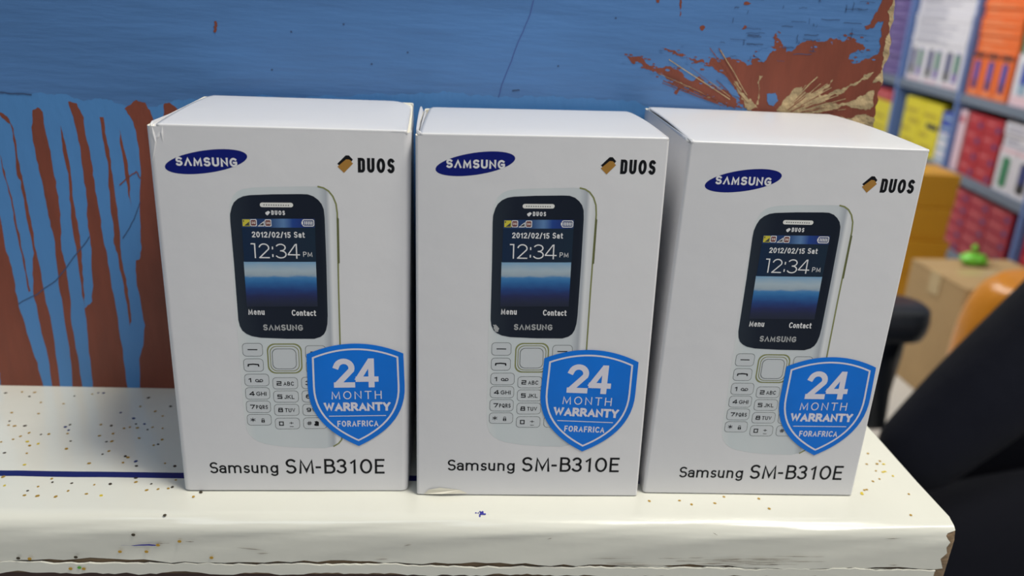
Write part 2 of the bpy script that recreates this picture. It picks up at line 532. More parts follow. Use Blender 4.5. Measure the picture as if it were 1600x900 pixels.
DRIPS = {
'A': [(-192.5, 86.8), (-190.1, 77.0), (-190.3, 63.9), (-189.0, 55.0), (-189.3, 44.4), (-188.7, 35.2), (-187.1, 22.6), (-185.2, 11.3), (-184.6, -1.9), (-202.6, -2.3), (-201.9, 6.0), (-205.4, 10.8)] ,
'B': [(-185.6, 119.6), (-183.2, 118.9), (-180.8, 117.4), (-179.0, 112.6), (-178.9, 106.5), (-179.1, 95.6), (-178.6, 88.7), (-178.4, 78.8), (-178.2, 67.2), (-177.7, 56.9), (-177.6, 47.8), (-177.1, 37.0), (-176.6, 21.2), (-177.5, -1.8), (-180.7, -1.9), (-180.4, 14.7), (-181.4, 29.1), (-182.1, 41.5), (-181.1, 52.2), (-179.1, 61.3), (-179.5, 71.5), (-179.7, 81.6), (-179.5, 91.4), (-180.7, 94.2), (-179.7, 106.5), (-180.0, 114.5), (-183.3, 117.7), (-185.8, 118.5)] ,
'B2': [(-185.9, 102.2), (-185.1, 95.4), (-184.5, 87.1), (-184.0, 77.2), (-183.6, 67.0), (-183.4, 55.2), (-183.0, 44.6), (-183.8, 43.8), (-184.1, 55.2), (-184.5, 65.5), (-184.9, 75.7), (-185.1, 87.1), (-186.0, 95.4)] ,
'C': [(-170.7, 120.1), (-168.6, 121.3), (-166.9, 119.6), (-166.9, 111.0), (-166.3, 101.6), (-165.7, 91.9), (-166.0, 83.5), (-166.6, 73.4), (-167.8, 63.1), (-167.0, 54.2), (-167.1, 43.5), (-168.3, 29.4), (-167.7, 15.0), (-167.8, -1.6), (-172.2, -1.7), (-171.0, 14.9), (-171.0, 30.9), (-171.1, 44.9), (-170.5, 58.6), (-170.0, 68.9), (-170.9, 77.6), (-171.2, 86.1), (-171.6, 94.5), (-172.1, 102.7), (-172.1, 113.5)] ,
'E': [(-156.6, 124.0), (-153.4, 123.4), (-151.5, 118.2), (-151.5, 108.9), (-150.7, 99.4), (-150.7, 91.0), (-150.4, 81.1), (-150.3, 71.0), (-149.5, 60.7), (-149.4, 50.1), (-148.8, 37.8), (-148.2, 18.7), (-148.3, -1.2), (-163.5, -1.5), (-162.6, 13.5), (-162.1, 28.0), (-161.9, 37.4), (-160.2, 39.0), (-158.3, 40.6), (-156.9, 49.9), (-155.8, 62.0), (-155.5, 70.8), (-155.1, 81.0), (-154.4, 89.5), (-154.7, 99.2), (-154.8, 108.8), (-155.5, 118.1)] ,
'D': [(-160.8, 114.6), (-160.1, 108.6), (-159.5, 100.4), (-159.8, 89.3), (-160.0, 77.9), (-159.8, 66.3), (-160.2, 55.9), (-161.1, 45.2), (-161.6, 37.4), (-162.0, 45.2), (-161.9, 55.8), (-162.0, 67.7), (-161.5, 80.7), (-161.0, 89.3), (-160.9, 97.6), (-161.2, 107.2)] ,
'F': [(-145.4, 118.5), (-143.9, 118.5), (-143.8, 110.5), (-143.2, 101.0), (-143.2, 89.9), (-143.2, 78.5), (-143.3, 69.7), (-143.9, 60.8), (-143.4, 53.3), (-143.1, 44.1), (-143.1, 31.6), (-144.1, 29.2), (-144.3, 42.6), (-144.8, 53.3), (-145.2, 62.3), (-146.2, 68.2), (-145.5, 76.9), (-145.2, 88.4), (-144.5, 98.2), (-145.0, 107.8)] ,
'F2': [(-138.3, 114.1), (-137.6, 106.7), (-136.7, 99.8), (-136.9, 90.1), (-137.6, 82.2), (-138.0, 88.6), (-138.3, 97.0), (-138.6, 106.6)] ,
'G': [(-135.4, 122.1), (-133.3, 118.3), (-132.0, 112.3), (-131.8, 104.1), (-132.3, 94.4), (-133.7, 84.5), (-134.5, 74.4), (-135.1, 65.6), (-136.4, 60.3), (-138.1, 59.5), (-138.9, 50.4), (-138.2, 41.2), (-137.5, 30.2), (-139.3, 20.5), (-141.8, 13.9), (-143.1, -1.1), (-120.9, -0.6), (-118.3, 89.3), (-124.9, 116.6), (-125.7, 121.9), (-127.3, 124.7), (-130.5, 125.6)] ,
'G2': [(-120.9, 119.4), (-120.2, 124.4), (-118.1, 125.0), (-116.9, 124.2), (-113.9, 121.0)] ,
}
PEEL = {
'm1': [(60.2, 149.6), (63.8, 149.7), (67.5, 148.8), (71.3, 146.9), (75.7, 146.1), (80.1, 145.6), (83.9, 143.6), (87.8, 141.3), (89.8, 143.2), (93.0, 140.9), (97.5, 139.6), (101.4, 138.4), (105.4, 135.7), (108.9, 131.5), (101.4, 132.7), (95.2, 134.9), (90.6, 136.9), (85.2, 139.1), (81.9, 135.8), (80.7, 136.5), (82.2, 139.7), (77.6, 141.6), (73.0, 143.9), (69.3, 145.1), (66.2, 147.4), (61.8, 148.3)] ,
'm2': [(73.8, 153.5), (78.5, 152.7), (83.0, 151.5), (87.5, 150.0), (93.5, 147.8), (94.3, 150.6), (97.7, 149.0), (99.7, 150.5), (104.8, 150.4), (108.8, 148.1), (110.9, 148.5), (111.0, 152.7), (115.4, 149.7), (118.6, 155.0), (118.7, 161.2), (120.6, 158.5), (123.1, 156.2), (123.9, 153.9), (127.3, 155.4), (130.1, 157.9), (134.7, 158.8), (140.3, 160.0), (145.6, 158.7), (147.5, 160.7), (152.3, 158.5), (155.5, 156.9), (155.1, 155.1), (152.7, 156.1), (150.1, 154.6), (149.4, 152.5), (150.7, 151.2), (154.5, 151.0), (157.8, 152.8), (161.1, 154.7), (164.9, 157.6), (166.3, 150.7), (166.9, 140.9), (168.6, 125.0), (155.1, 124.5), (147.1, 126.5), (136.2, 129.0), (124.0, 129.9), (119.6, 129.8), (117.3, 130.1), (110.4, 131.6), (106.9, 135.7), (104.0, 140.6), (100.6, 143.9), (96.7, 145.9), (93.6, 147.1), (87.6, 149.0), (83.1, 150.8), (77.9, 152.0)] ,
'm3': [(158.3, 175.5), (164.0, 175.8), (168.4, 155.0), (161.1, 154.7), (161.4, 156.8), (160.9, 162.9), (160.8, 167.0), (158.6, 166.9), (157.6, 164.8), (154.2, 163.6), (153.5, 165.0), (155.9, 166.1), (156.6, 169.5), (157.9, 172.2)] ,
'i1': [(118.4, 137.6), (122.0, 138.1), (123.6, 135.0), (122.1, 132.8), (119.8, 133.4)] ,
'i2': [(97.1, 143.1), (100.9, 141.9), (104.9, 139.2), (107.7, 135.4), (104.6, 136.4), (100.4, 139.7)] ,
'i3': [(111.0, 152.7), (115.4, 149.7), (118.6, 155.0), (117.1, 155.5), (113.0, 153.8)] ,
'b1': [(104.5, 142.0), (107.8, 139.3), (111.3, 135.6), (115.6, 131.8), (110.4, 131.6), (107.9, 136.5), (104.7, 140.6)] ,
'b2': [(123.4, 131.4), (126.7, 136.5), (129.8, 140.2), (132.3, 141.0), (133.4, 138.9), (138.3, 138.4), (141.5, 141.3), (144.6, 144.6), (143.7, 141.4), (140.6, 137.8), (146.1, 140.1), (154.4, 143.6), (161.0, 147.7), (158.6, 144.8), (151.2, 141.0), (145.1, 137.9), (140.3, 135.6), (146.4, 134.8), (155.7, 136.9), (162.5, 140.4), (163.3, 134.3), (156.4, 133.3), (148.3, 132.7), (143.3, 131.0), (136.1, 129.7)] ,
'b3': [(159.6, 143.5), (161.3, 146.3), (161.6, 152.0), (161.3, 158.8), (164.6, 159.0), (168.1, 142.4)] ,
'b4': [(150.2, 130.2), (156.9, 130.5), (167.4, 130.9), (168.9, 123.6), (157.6, 126.8)] ,
'b5': [(114.4, 144.5), (115.9, 144.2), (115.7, 133.2), (114.8, 133.2)] ,
'b6': [(82.8, 140.8), (88.9, 138.2), (95.1, 136.0), (101.3, 133.4), (98.4, 133.3), (92.1, 136.2), (85.9, 139.2)] ,
's1': [(69.8, 171.4), (71.5, 171.4), (71.3, 170.3), (70.2, 170.1)] ,
's2': [(88.3, 162.2), (89.5, 162.6), (90.3, 161.7), (89.6, 160.6), (88.5, 160.9)] ,
's3': [(104.3, 171.7), (106.0, 171.9), (107.2, 171.5), (105.8, 170.8), (104.8, 170.7)] ,
's4': [(104.8, 161.8), (105.8, 163.3), (106.8, 162.7), (106.4, 162.0)] ,
's5': [(79.1, 171.8), (80.0, 171.8), (80.1, 168.9), (80.2, 165.2), (79.5, 168.8)] ,
's6': [(152.3, 173.3), (153.2, 173.9), (153.6, 173.1)] ,
}
patch([(-615, -2), (72, -2), (75, 130), (60, 133), (40, 132.6), (20, 132.4), (-5, 133), (-20, 132.8), (-60, 129.5), (-110, 127), (-126, 123), (-136, 123.6), (-142, 125.5), (-150, 124.6), (-158, 126.8), (-172, 125.8), (-185, 126.6), (-615, 126)], 5, 0.4, 0.6, 4, 77)
for k, (nm, P) in enumerate(DRIPS.items()):
    patch(P, 1, 1, 0.3, 2, k + 5)
PEEL['b3'] = [(161.0, 143.5), (162.6, 146.3), (163.5, 152), (163.3, 158.8), (162.9, 166.0), (162.5, 176), (168, 176), (168, 142.4)]
for k, (nm, P) in enumerate(PEEL.items()):
    c = nm[0]
    patch(P, {'m': 1, 's': 1, 'i': 0, 'b': 2}[c], {'m': 1, 's': 1, 'i': 3, 'b': 2}[c] + 0.2 * (k % 3), 1.3 if c in 'mb' else 0.3, 4 if c in 'mb' else 3, k + 40)
rf_ = random.Random(31)
for nm in ('m1', 'm2'):
    P = PEEL[nm]
    for i in range(len(P)):
        (xa, za), (xb, zb) = P[i], P[(i + 1) % len(P)]
        L = math.hypot(xb - xa, zb - za)
        for _ in range(int(L * 0.8)):
            f = rf_.random()
            o_ = rf_.gauss(0, 1.1)
            x, z = xa + (xb - xa) * f - (zb - za) / L * o_, za + (zb - za) * f + (xb - xa) / L * o_
            r = rf_.uniform(0.15, 0.55)
            patch([(x + r * 1.9 * math.cos(a) - r * 0.3 * math.sin(a), z + r * 0.75 * math.sin(a)) for a in (0, 1.1, 2, 3.3, 4.2, 5.2)], 1 if rf_.random() < 0.6 else 0, 1.45 + 0.01 * rf_.randint(0, 9), 0.4, 1, i)
SCR = [[(22.8, 169.0), (21.0, 161.9), (17.6, 153.5), (14.3, 143.7), (11.4, 135.0), (10.7, 132.0)], [(-181.9, 126.6), (-175.9, 126.3), (-170.0, 126.0)], [(-188.9, 38.6), (-180.6, 43.1), (-171.8, 49.7), (-163.3, 60.1), (-155.6, 69.4)], [(-140.9, 91.4), (-137.2, 95.0), (-133.7, 97.2), (-132.3, 94.4)], [(-142.3, 69.0), (-138.2, 75.2), (-133.6, 84.5)], [(16.0, 134.7), (19.0, 135.1)], [(-97.9, 156.2), (-97.6, 154.6), (-98.5, 152.2)]]
for k, P in enumerate(SCR):
    wline(P, [0.35, 0.5, 0.35, 0.4, 0.35, 0.5, 0.9][k], [4, 3, 3, 1, 3, 3, 1][k], 3, k)
rnd = random.Random(11)
for x, z in [(-77.6, 139.1), (-25.2, 147.7), (33.7, 145.0), (-98.3, 154.1), (-39.1, 142.8), (-49.5, 157.1), (54.9, 163.8), (-69.5, 153.5)]:
    patch([(x + 0.45 * math.cos(a), z + 0.4 * math.sin(a)) for a in (0, 1, 2.1, 3.2, 4.3, 5.3)], 3, 2, 0.2, 1, int(z))
# fine scuffs around the broken corner of the partition
for i in range(46):
    x = rnd.uniform(96, 150)
    z = rnd.uniform(150, 174)
    if rnd.random() < 0.35:
        wline([(x, z), (x + rnd.uniform(-0.4, 0.4), z + rnd.uniform(1, 3.5))], rnd.uniform(0.12, 0.25), 3, 3.2, i)
    else:
        wline([(x, z), (x + rnd.uniform(1.5, 8), z + rnd.uniform(-0.3, 0.4))], rnd.uniform(0.1, 0.28), 3, 3.2, i)
# raking splinters where the buff wood shows
for i in range(30):
    a = math.radians(rnd.uniform(12, 70))
    r0, r1 = rnd.uniform(6, 16), rnd.uniform(17, 34)
    cx, cz = 124, 128
    wline([(cx + r0 * math.cos(a), cz + r0 * math.sin(a) * 0.55), (cx + r1 * math.cos(a), cz + r1 * math.sin(a) * 0.55)], rnd.uniform(0.15, 0.5), 2 if rnd.random() < 0.6 else 1, 3.6 + 0.02 * i, i)
for i in range(16):
    a = math.radians(rnd.uniform(118, 158))
    r0, r1 = rnd.uniform(10, 26), rnd.uniform(28, 52)
    cx, cz = 118, 127
    wline([(cx + r0 * math.cos(a), cz + r0 * math.sin(a) * 0.7), (cx + r1 * math.cos(a), cz + r1 * math.sin(a) * 0.7)], rnd.uniform(0.12, 0.4), 2 if rnd.random() < 0.4 else 1, 3.6 + 0.02 * i, i)
wall = mb.build('wall_back', WALL_MATS)
tag(wall, 'blue painted wooden partition with brown drips and a chipped corner', kind='structure')

M['room_wall'] = mat('off_white_room_wall', (222, 222, 218), 0.8)
M['room_floor'] = mat('pale_tiled_floor', (226, 224, 218), 0.35, noise=(3, 0.05, S1))
mb = MB()
mb.box(-1.6, 3.0, -1.6, 5.0, -0.90, -0.85)
tag(mb.build('floor', M['room_floor']), 'pale glossy shop floor', kind='structure')
mb = MB()
mb.box(-1.6, 3.0, -1.6, 5.0, 1.75, 1.80)
tag(mb.build('ceiling', M['room_wall']), 'white shop ceiling', kind='structure')
mb = MB()
mb.box(-1.6, 3.0, 5.0, 5.05, -0.85, 1.75)
tag(mb.build('wall_far', M['room_wall']), 'white wall at the far end of the shop', kind='structure')
mb = MB()
mb.box(2.55, 2.6, -1.6, 5.0, -0.85, 1.75)
tag(mb.build('wall_right', M['room_wall']), 'white wall behind the stocked shelving', kind='structure')

# ------------------------------------------------------------------ the counter shelf
SX0, SX1 = -0.5, 0.1768


def prof(inset_):
    """(y, z) of the shelf's skin from the wall over the rounded front edge and down the face."""
    r = 0.0062 - inset_
    P = [(WY, -inset_), (0.2962, -inset_), (0.263, -inset_), (0.2404, -inset_)]
    P += [(0.2404 - r * math.sin(math.radians(a)), -0.0062 + r * math.cos(math.radians(a))) for a in range(10, 91, 10)]
    return P


root = empty('counter_shelf', (0, 0.28, -0.02))
tag(root, 'white gloss painted wooden shelf with chipped front edge under the three phone boxes', 'shelf')


def off(b):
    """Move the mesh collected in world coordinates into the shelf's own frame."""
    b.v = [(p[0], p[1] - 0.28, p[2] + 0.02) for p in b.v]
    return b


core = MB()
pp = prof(0.0004)
pp = pp + [(0.2350, -0.0225), (WY, -0.0225)]
xs = [SX0, 0.0, 0.12, 0.1745, 0.1762, 0.1772]
rr_ = random.Random(4)
rings = []
for i, x in enumerate(xs):
    sh = [0, 0, 0, 0, 0.0003, 0.0012][i]
    rings.append([(x + (0.0004 * rr_.uniform(-1, 1) if i > 3 else 0), y + (sh if y < 0.25 else 0), z - (sh if z > -0.006 else 0) * 0.6) for y, z in pp])
core.loft(rings)
off(core).build('wood_core', M['wood'], root, smooth=40, fix=True)

skin = MB()
rs = random.Random(9)
NX = 150


def wob(x, k):
    return 0.00018 * math.sin(x * 61 + k) + 0.00012 * math.sin(x * 143 + 2 * k)


pf = prof(0.0)
zs = [-0.0085, -0.011, -0.0135]
pf += [(0.2342, z) for z in zs]
cols = []
for i in range(NX + 1):
    f = i / NX
    x = SX0 + (SX1 - 0.0003 - SX0) * f
    zb = -0.0166 - 0.0012 * max(0, min(1, (x + 0.02) / 0.16)) + 0.0005 * rs.uniform(-1, 1) + 0.0004 * math.sin(x * 90)
    col = []
    for j, (y, z) in enumerate(pf + [(0.2342, zb)]):
        xe = x
        if i == NX and z < -0.003:
            xe = 0.1738 + 0.0010 * rs.uniform(-1, 1)
        elif i == NX:
            xe = 0.1765 + 0.0002 * rs.uniform(-1, 1)
        elif x > 0.1730 and z < -0.003:
            xe = min(x, 0.1730)
        col.append((xe, y + (wob(x, j) if y < 0.25 else 0) - 0.0001, z + (wob(x, 3) * 0.6 if y < 0.25 else 0)))
    cols.append(col)
nr = len(cols[0])
vs = [p for c in cols for p in c]
fs = []
for i in range(NX):
    for j in range(nr - 1):
        a = i * nr + j
        fs.append((a, a + 1, a + nr + 1, a + nr))
skin.add(vs, fs, 0)
FY = 0.23365


def smear(P, slot, amp=0.25, seed=1, lay=0):
    P = jag([(x / 1000, z / 1000) for x, z in P], amp / 1000, 2, True, seed)
    skin.add([(x, FY - lay * 0.00004, z) for x, z in P], fill(P), slot)


# dry-brushed streaks and scratches on the front face
for i in range(26):
    x = rs.uniform(44, 112)
    z = rs.uniform(-16.6, -13.0) + 0.02 * (x - 80)
    L = rs.uniform(6, 26)
    smear([(x, z), (x + L * 0.5, z - 0.14), (x + L, z + 0.1), (x + L * 0.5, z + 0.1)], 2, 0.08, i, 1)
for x, z, L, d in [(-76, -10.5, 10, -1.2), (-70, -13.0, 5, 0.2), (-93, -8.3, 3, 0), (-104, -9.2, 6, .2), (-20, -9.5, 4, 1), (150, -4.6, 6, 0.3), (154, -15.8, 4, -.1), (30, -6, 2, .5), (88, -2.6, 2, -1.2), (-30, -15, 6, .2)]:
    smear([(x, z), (x + L * 0.5, z + d * 0.5 - 0.16), (x + L, z + d), (x + L * 0.5, z + d * 0.5 + 0.16)], 2, 0.05, int(x), 1)
smear([(-115, -10.0), (-110, -9.9), (-105, -9.4), (-101, -9.7), (-104, -10.1), (-110, -10.2)], 4, 0.1, 8, 1)
skin.build_name = None
off(skin).build('paint_coat', [M['gloss_white'], M['navy_line'], M['grime'], M['crack'], M['blot']], root, smooth=50)

strip = MB()
top = [(-500 + i * 8, -17.4 - 0.5 * rs.random() - (0.5 if i > 60 else 0)) for i in range(85)]
bot = [(-500 + i * 8, -20.9 - 1.2 * rs.random()) for i in range(85)]
P = jag([(x / 1000, z / 1000) for x, z in bot + list(reversed(top))], 0.0004, 2, True, 6)
nn = len(P)
strip.add([(x, 0.2338, z) for x, z in P] + [(x, 0.2346, z) for x, z in P], fill(P) + [(i, i + nn, (i + 1) % nn + nn, (i + 1) % nn) for i in range(nn)])
for i in range(26):
    x = rs.uniform(60, 150)
    z = rs.uniform(-19.0, -17.6)
    L = rs.uniform(4, 18)
    q = jag([(x / 1000, z / 1000), ((x + L) / 1000, (z - 0.1) / 1000), ((x + L * 0.7) / 1000, (z + 0.4) / 1000), ((x + L * 0.1) / 1000, (z + 0.3) / 1000)], 0.0002, 2, True, i)
    strip.add([(a, 0.2342 - 0.00003 * (i % 5), b) for a, b in q], fill(q))
tag(off(strip).build('flaking_paint_strip', M['gloss_white'], root), 'flaking lower strip of white paint')

stripe = MB()
N = 60
for s, sl in ((0, 0),):
    v = []
    for i in range(N + 1):
        x = -0.5 + 0.60 * i / N
        a = 0.00012 * math.sin(i * 1.7) + 0.00008 * math.sin(i * 4.1)
        v += [(x, 0.25885 + a + 0.0005 * (x + 0.17), 0.00005), (x, 0.26245 + a * 0.6 + 0.0005 * (x + 0.17), 0.00005)]
    stripe.add(v, [(2 * i, 2 * i + 2, 2 * i + 3, 2 * i + 1) for i in range(N)])
tag(off(stripe).build('painted_stripe', M['navy_line'], root), 'dark blue line painted along the shelf')

blot = MB()
for i in range(26):
    a, r = rs.uniform(0, 2 * PI), abs(rs.gauss(0, 0.0009))
    cx, cy, q = 0.0072 + r * math.cos(a), 0.2395 + r * math.sin(a) * 1.0, rs.uniform(0.00012, 0.0004)
    pts = [(cx + q * math.cos(t), cy + q * 1.3 * math.sin(t)) for t in (0.2, 1.3, 2.4, 3.4, 4.5, 5.5)]
    blot.add([(x, y, 0.00006 + 0.00001 * i - max(0, (0.2404 - y)) ** 2 / (2 * 0.0062)) for x, y in pts], [(0, 1, 2, 3, 4, 5)])
tag(off(blot).build('ink_blot', M['blot'], root), 'speckled dark blue ink blot')
blot = MB()
for cx, cy, q in [(-0.0388, 0.2455, 0.0011)]:
    pts = [(cx + q * math.cos(t), cy + q * 0.45 * math.sin(t)) for t in (0.2, 1.3, 2.4, 3.4, 4.5, 5.5)]
    blot.add([(x, y, 0.00006) for x, y in pts], [(0, 1, 2, 3, 4, 5)])
tag(off(blot).build('ink_smudge', M['blot'], root), 'small dark blue ink smudge')

M['counter'] = mat('dark_red_brown_counter', (70, 44, 40), 0.6, noise=(30, 0.3, S1))
mb = MB()
mb.box(-0.5, 0.170, 0.2375, 0.3285, -0.85, -0.0226)
t = mb.build('shop_counter', M['counter'], bevel=0.001)
tag(t, 'dark red brown counter body under the white shelf', 'counter')

# glitter: each fleck is an object of its own
GL = [('gold_fleck', 'glit_gold'), ('gold_fleck', 'glit_bright'), ('dark_fleck', 'glit_dark'), ('blue_fleck', 'glit_blue'), ('green_fleck', 'glit_green')]
fleck_mesh = {}
for nm, mk in GL:
    me = bpy.data.meshes.new(nm)
    v = [(0.00048 * math.cos(k * PI / 3), 0.00048 * math.sin(k * PI / 3), z) for z in (0, 0.00006) for k in range(6)]
    me.from_pydata(v, [], [tuple(range(5, -1, -1)), tuple(range(6, 12))] + [(k, (k + 1) % 6, (k + 1) % 6 + 6, k + 6) for k in range(6)])
    me.materials.append(M[mk])
    fleck_mesh[mk] = me
rg = random.Random(21)


def fleck(mk, loc, label, group, rot=(0, 0, 0), s=1.0):
    o = bpy.data.objects.new('glitter_fleck', fleck_mesh[mk])
    o.location = loc
    o.rotation_euler = rot
    o.scale = (s * 1.3, s * 1.05, 1)
    C.objects.link(o)
    tag(o, label, 'glitter', group)


for i, (x, y) in enumerate([(-196.7, 321.7), (-190.5, 323.0), (-185.1, 322.8), (-185.4, 319.0), (-178.2, 313.9), (-168.5, 313.1), (-167.2, 320.1), (-160.6, 322.1), (-158.6, 323.4), (-156.3, 323.3), (-185.4, 304.8), (-174.5, 304.4), (-182.7, 297.9), (-181.4, 294.7), (-178.8, 294.2), (-174.9, 294.4), (-170.6, 289.0), (-172.5, 286.3), (-165.5, 287.9), (-174.1, 284.0), (-177.5, 281.9), (-168.0, 282.5), (-165.7, 279.6), (-163.2, 281.0), (-172.2, 274.2), (-164.0, 274.1), (-159.0, 294.0), (-158.0, 295.8), (-156.6, 291.5), (-155.8, 288.9), (-152.1, 283.3), (-151.1, 277.7), (-146.1, 296.2), (-141.7, 295.6), (-143.0, 287.6), (-138.5, 289.4), (-138.5, 283.2), (-136.6, 283.6), (-134.8, 276.5), (-136.2, 274.2), (-138.4, 267.8), (-126.4, 268.6), (-127.3, 273.0), (-126.0, 272.2), (-122.1, 269.6), (-120.7, 266.5), (-135.9, 293.6), (-134.0, 294.6), (-132.6, 297.2), (-130.9, 294.2), (-129.3, 297.3), (-126.4, 292.9), (-125.2, 294.9), (-120.9, 294.1), (-142.3, 306.3), (-135.3, 301.8), (-136.4, 311.9), (-135.9, 319.7), (-128.8, 308.0), (-124.4, 304.1), (-124.1, 312.5), (-127.2, 286.3), (-118.0, 285.4), (-118.3, 281.9), (-119.8, 281.2), (-111.0, 268.5), (-106.8, 266.7), (-160.9, 266.3), (-162.7, 288.3), (-161.0, 252.9), (-164.3, 258.3), (-149.3, 252.5), (-151.6, 249.9), (-151.3, 247.2), (-146.8, 246.9), (-145.7, 255.3), (-147.0, 257.5), (-137.9, 250.1), (-138.8, 254.8), (-140.5, 246.6), (-130.6, 254.0), (-125.3, 254.6), (-125.5, 247.5), (-130.9, 248.4), (-117.9, 258.6), (-116.9, 256.0), (-111.3, 251.1), (-111.1, 255.0), (-107.6, 251.8), (-104.2, 252.3), (-103.1, 253.2), (-103.4, 257.7), (-93.9, 247.5), (-92.2, 250.2)]):
    mk = 'glit_gold' if i % 3 else 'glit_dark'
    if (x, y) in ((-161.0, 252.9), (-139.9, 255.3)) or i in (21, 23, 67, 69, 82):
        mk = 'glit_bright'
    if i in (9, 26, 28, 50, 54, 55, 8, 44):
        mk = 'glit_blue'
    kind = {'glit_gold': 'gold', 'glit_dark': 'dark', 'glit_bright': 'bright gold', 'glit_blue': 'blue'}[mk]
    fleck(mk, (x / 1000, y / 1000, 0.00012), kind + ' glitter fleck on the white shelf left of the phone boxes', kind + ' glitter flecks on the left of the shelf', (0, 0, rg.uniform(0, 3)), rg.uniform(0.75, 1.3))
for i, (x, y) in enumerate([(166.2, 283.0), (168.5, 277.3), (169.0, 275.1), (161.9, 274.9), (166.3, 275.2), (163.4, 270.1), (165.9, 269.3), (167.0, 269.7), (162.1, 264.4), (158.7, 262.7), (168.6, 266.6), (152.5, 256.7), (153.6, 257.0), (150.6, 254.8), (150.4, 254.0), (168.7, 254.4), (162.6, 241.2), (68.3, 248.0), (79.5, 248.5), (83.4, 246.2), (92.2, 247.1), (109.6, 250.3), (111.4, 244.2), (96.8, 251.2)]):
    mk = 'glit_bright' if i in (2, 6, 7, 13, 14, 10) else 'glit_gold'
    kind = 'bright gold' if mk == 'glit_bright' else 'gold'
    if x > 140:
        fleck(mk, (x / 1000, y / 1000, 0.00012), kind + ' glitter fleck on the shelf beside the rightmost box', kind + ' glitter flecks at the right end of the shelf', (0, 0, rg.uniform(0, 3)), rg.uniform(0.8, 1.2))
    else:
        fleck(mk, (x / 1000, y / 1000, 0.00012), 'gold glitter fleck just in front of the rightmost boxes', 'gold glitter flecks in front of the boxes', (0, 0, rg.uniform(0, 3)), rg.uniform(0.8, 1.1))
for i, (x, z) in enumerate([(-148.9, -15.5), (-145.2, -15.7), (-129.9, -14.9), (-115.0, -12.5), (-106.2, -12.4), (-102.1, -9.7), (-94.8, -8.1), (-109.8, -5.6), (-100.2, 0.1), (-84.7, -14.7), (-132.3, -19.7), (-129.3, -19.2), (-127.9, -19.7)]):
    if z > -1:
        fleck('glit_dark', (x / 1000, 0.2372, -0.0003), 'dark glitter fleck on the rounded front edge of the shelf', None, (0.35, 0, 0.4))
        continue
    mk = 'glit_green' if i == 11 else ('glit_dark' if i in (0, 2, 7) else 'glit_gold')
    kind = {'glit_gold': 'gold', 'glit_dark': 'dark', 'glit_green': 'green'}[mk]
    lab = 'single green glitter fleck on the flaking front edge of the shelf' if i == 11 else kind + ' glitter fleck stuck on the front face of the shelf'
    fleck(mk, (x / 1000, 0.2335, z / 1000), lab, None if i == 11 else kind + ' glitter flecks on the front face of the shelf', (PI / 2, 0, 0), 1.15)


# ------------------------------------------------------------------ the three phone boxes
WN, HN = 78.4, 130.0
LAY = 0.000022


class Face:
    """Maps print coordinates (mm on a nominal box front) onto one box's front, in the box's own frame."""

    def __init__(self, q, aff, rl, rr):
        self.q, self.aff, self.rl, self.rr = q, aff, rl, rr

    def __call__(self, s, t, lay, raw=False):
        if not raw:
            a = self.aff
            s, t = a[0][0] * s + a[0][1] * t + a[0][2], a[1][0] * s + a[1][1] * t + a[1][2]
        u, v = s / WN, t / HN
        BL, BR, TL, TR = self.q
        x = (1 - v) * ((1 - u) * BL[0] + u * BR[0]) + v * ((1 - u) * TL[0] + u * TR[0])
        z = (1 - v) * ((1 - u) * BL[1] + u * BR[1]) + v * ((1 - u) * TL[1] + u * TR[1])
        xr = (1 - v) * BR[0] + v * TR[0]
        d = 0.0
        if x > xr - self.rr and not raw:
            k = min(self.rr, x - (xr - self.rr))
            d = self.rr - math.sqrt(max(0.0, self.rr ** 2 - k ** 2))
        return (x, d - lay * LAY, z)


class Print:
    def __init__(self, face, xf=None):
        self.face, self.xf, self.mb = face, xf, MB()

    def pt(self, p, lay):
        if self.xf:
            cx, cy, a = self.xf
            c, s = math.cos(a), math.sin(a)
            p = (cx + p[0] * c - p[1] * s, cy + p[0] * s + p[1] * c)
            return self.face(p[0], p[1], lay, True)
        return self.face(p[0], p[1], lay)

    def poly(self, P, lay, slot=0):
        self.mb.add([self.pt(p, lay) for p in P], fill(P), slot, [(p[0] / WN, p[1] / HN) for p in P])

    def strokes(self, L, lay, slot=0):
        for k, (v, f) in enumerate(L):
            self.mb.add([self.pt(p, lay + 0.06 * (k % 14)) for p in v], f, slot, [(p[0] / WN, p[1] / HN) for p in v])

    def ring(self, P, w, lay, slot=0):
        v, f = ribbon(P, w, True)
        self.mb.add([self.pt(p, lay) for p in v], [tuple(reversed(q)) for q in f], slot)

    def line(self, P, w, lay, slot=0):
        self.strokes([ribbon(P, w)], lay, slot)

    def text(self, text, x0, x1, y0, h, wt, lay, slot=0, gap=0.2, xf=None):
        self.strokes(lettering(text, x0, x1, y0, h, wt, gap, xf), lay, slot)

    def build(self, name, mats, parent):
        return self.mb.build(name, mats, parent)


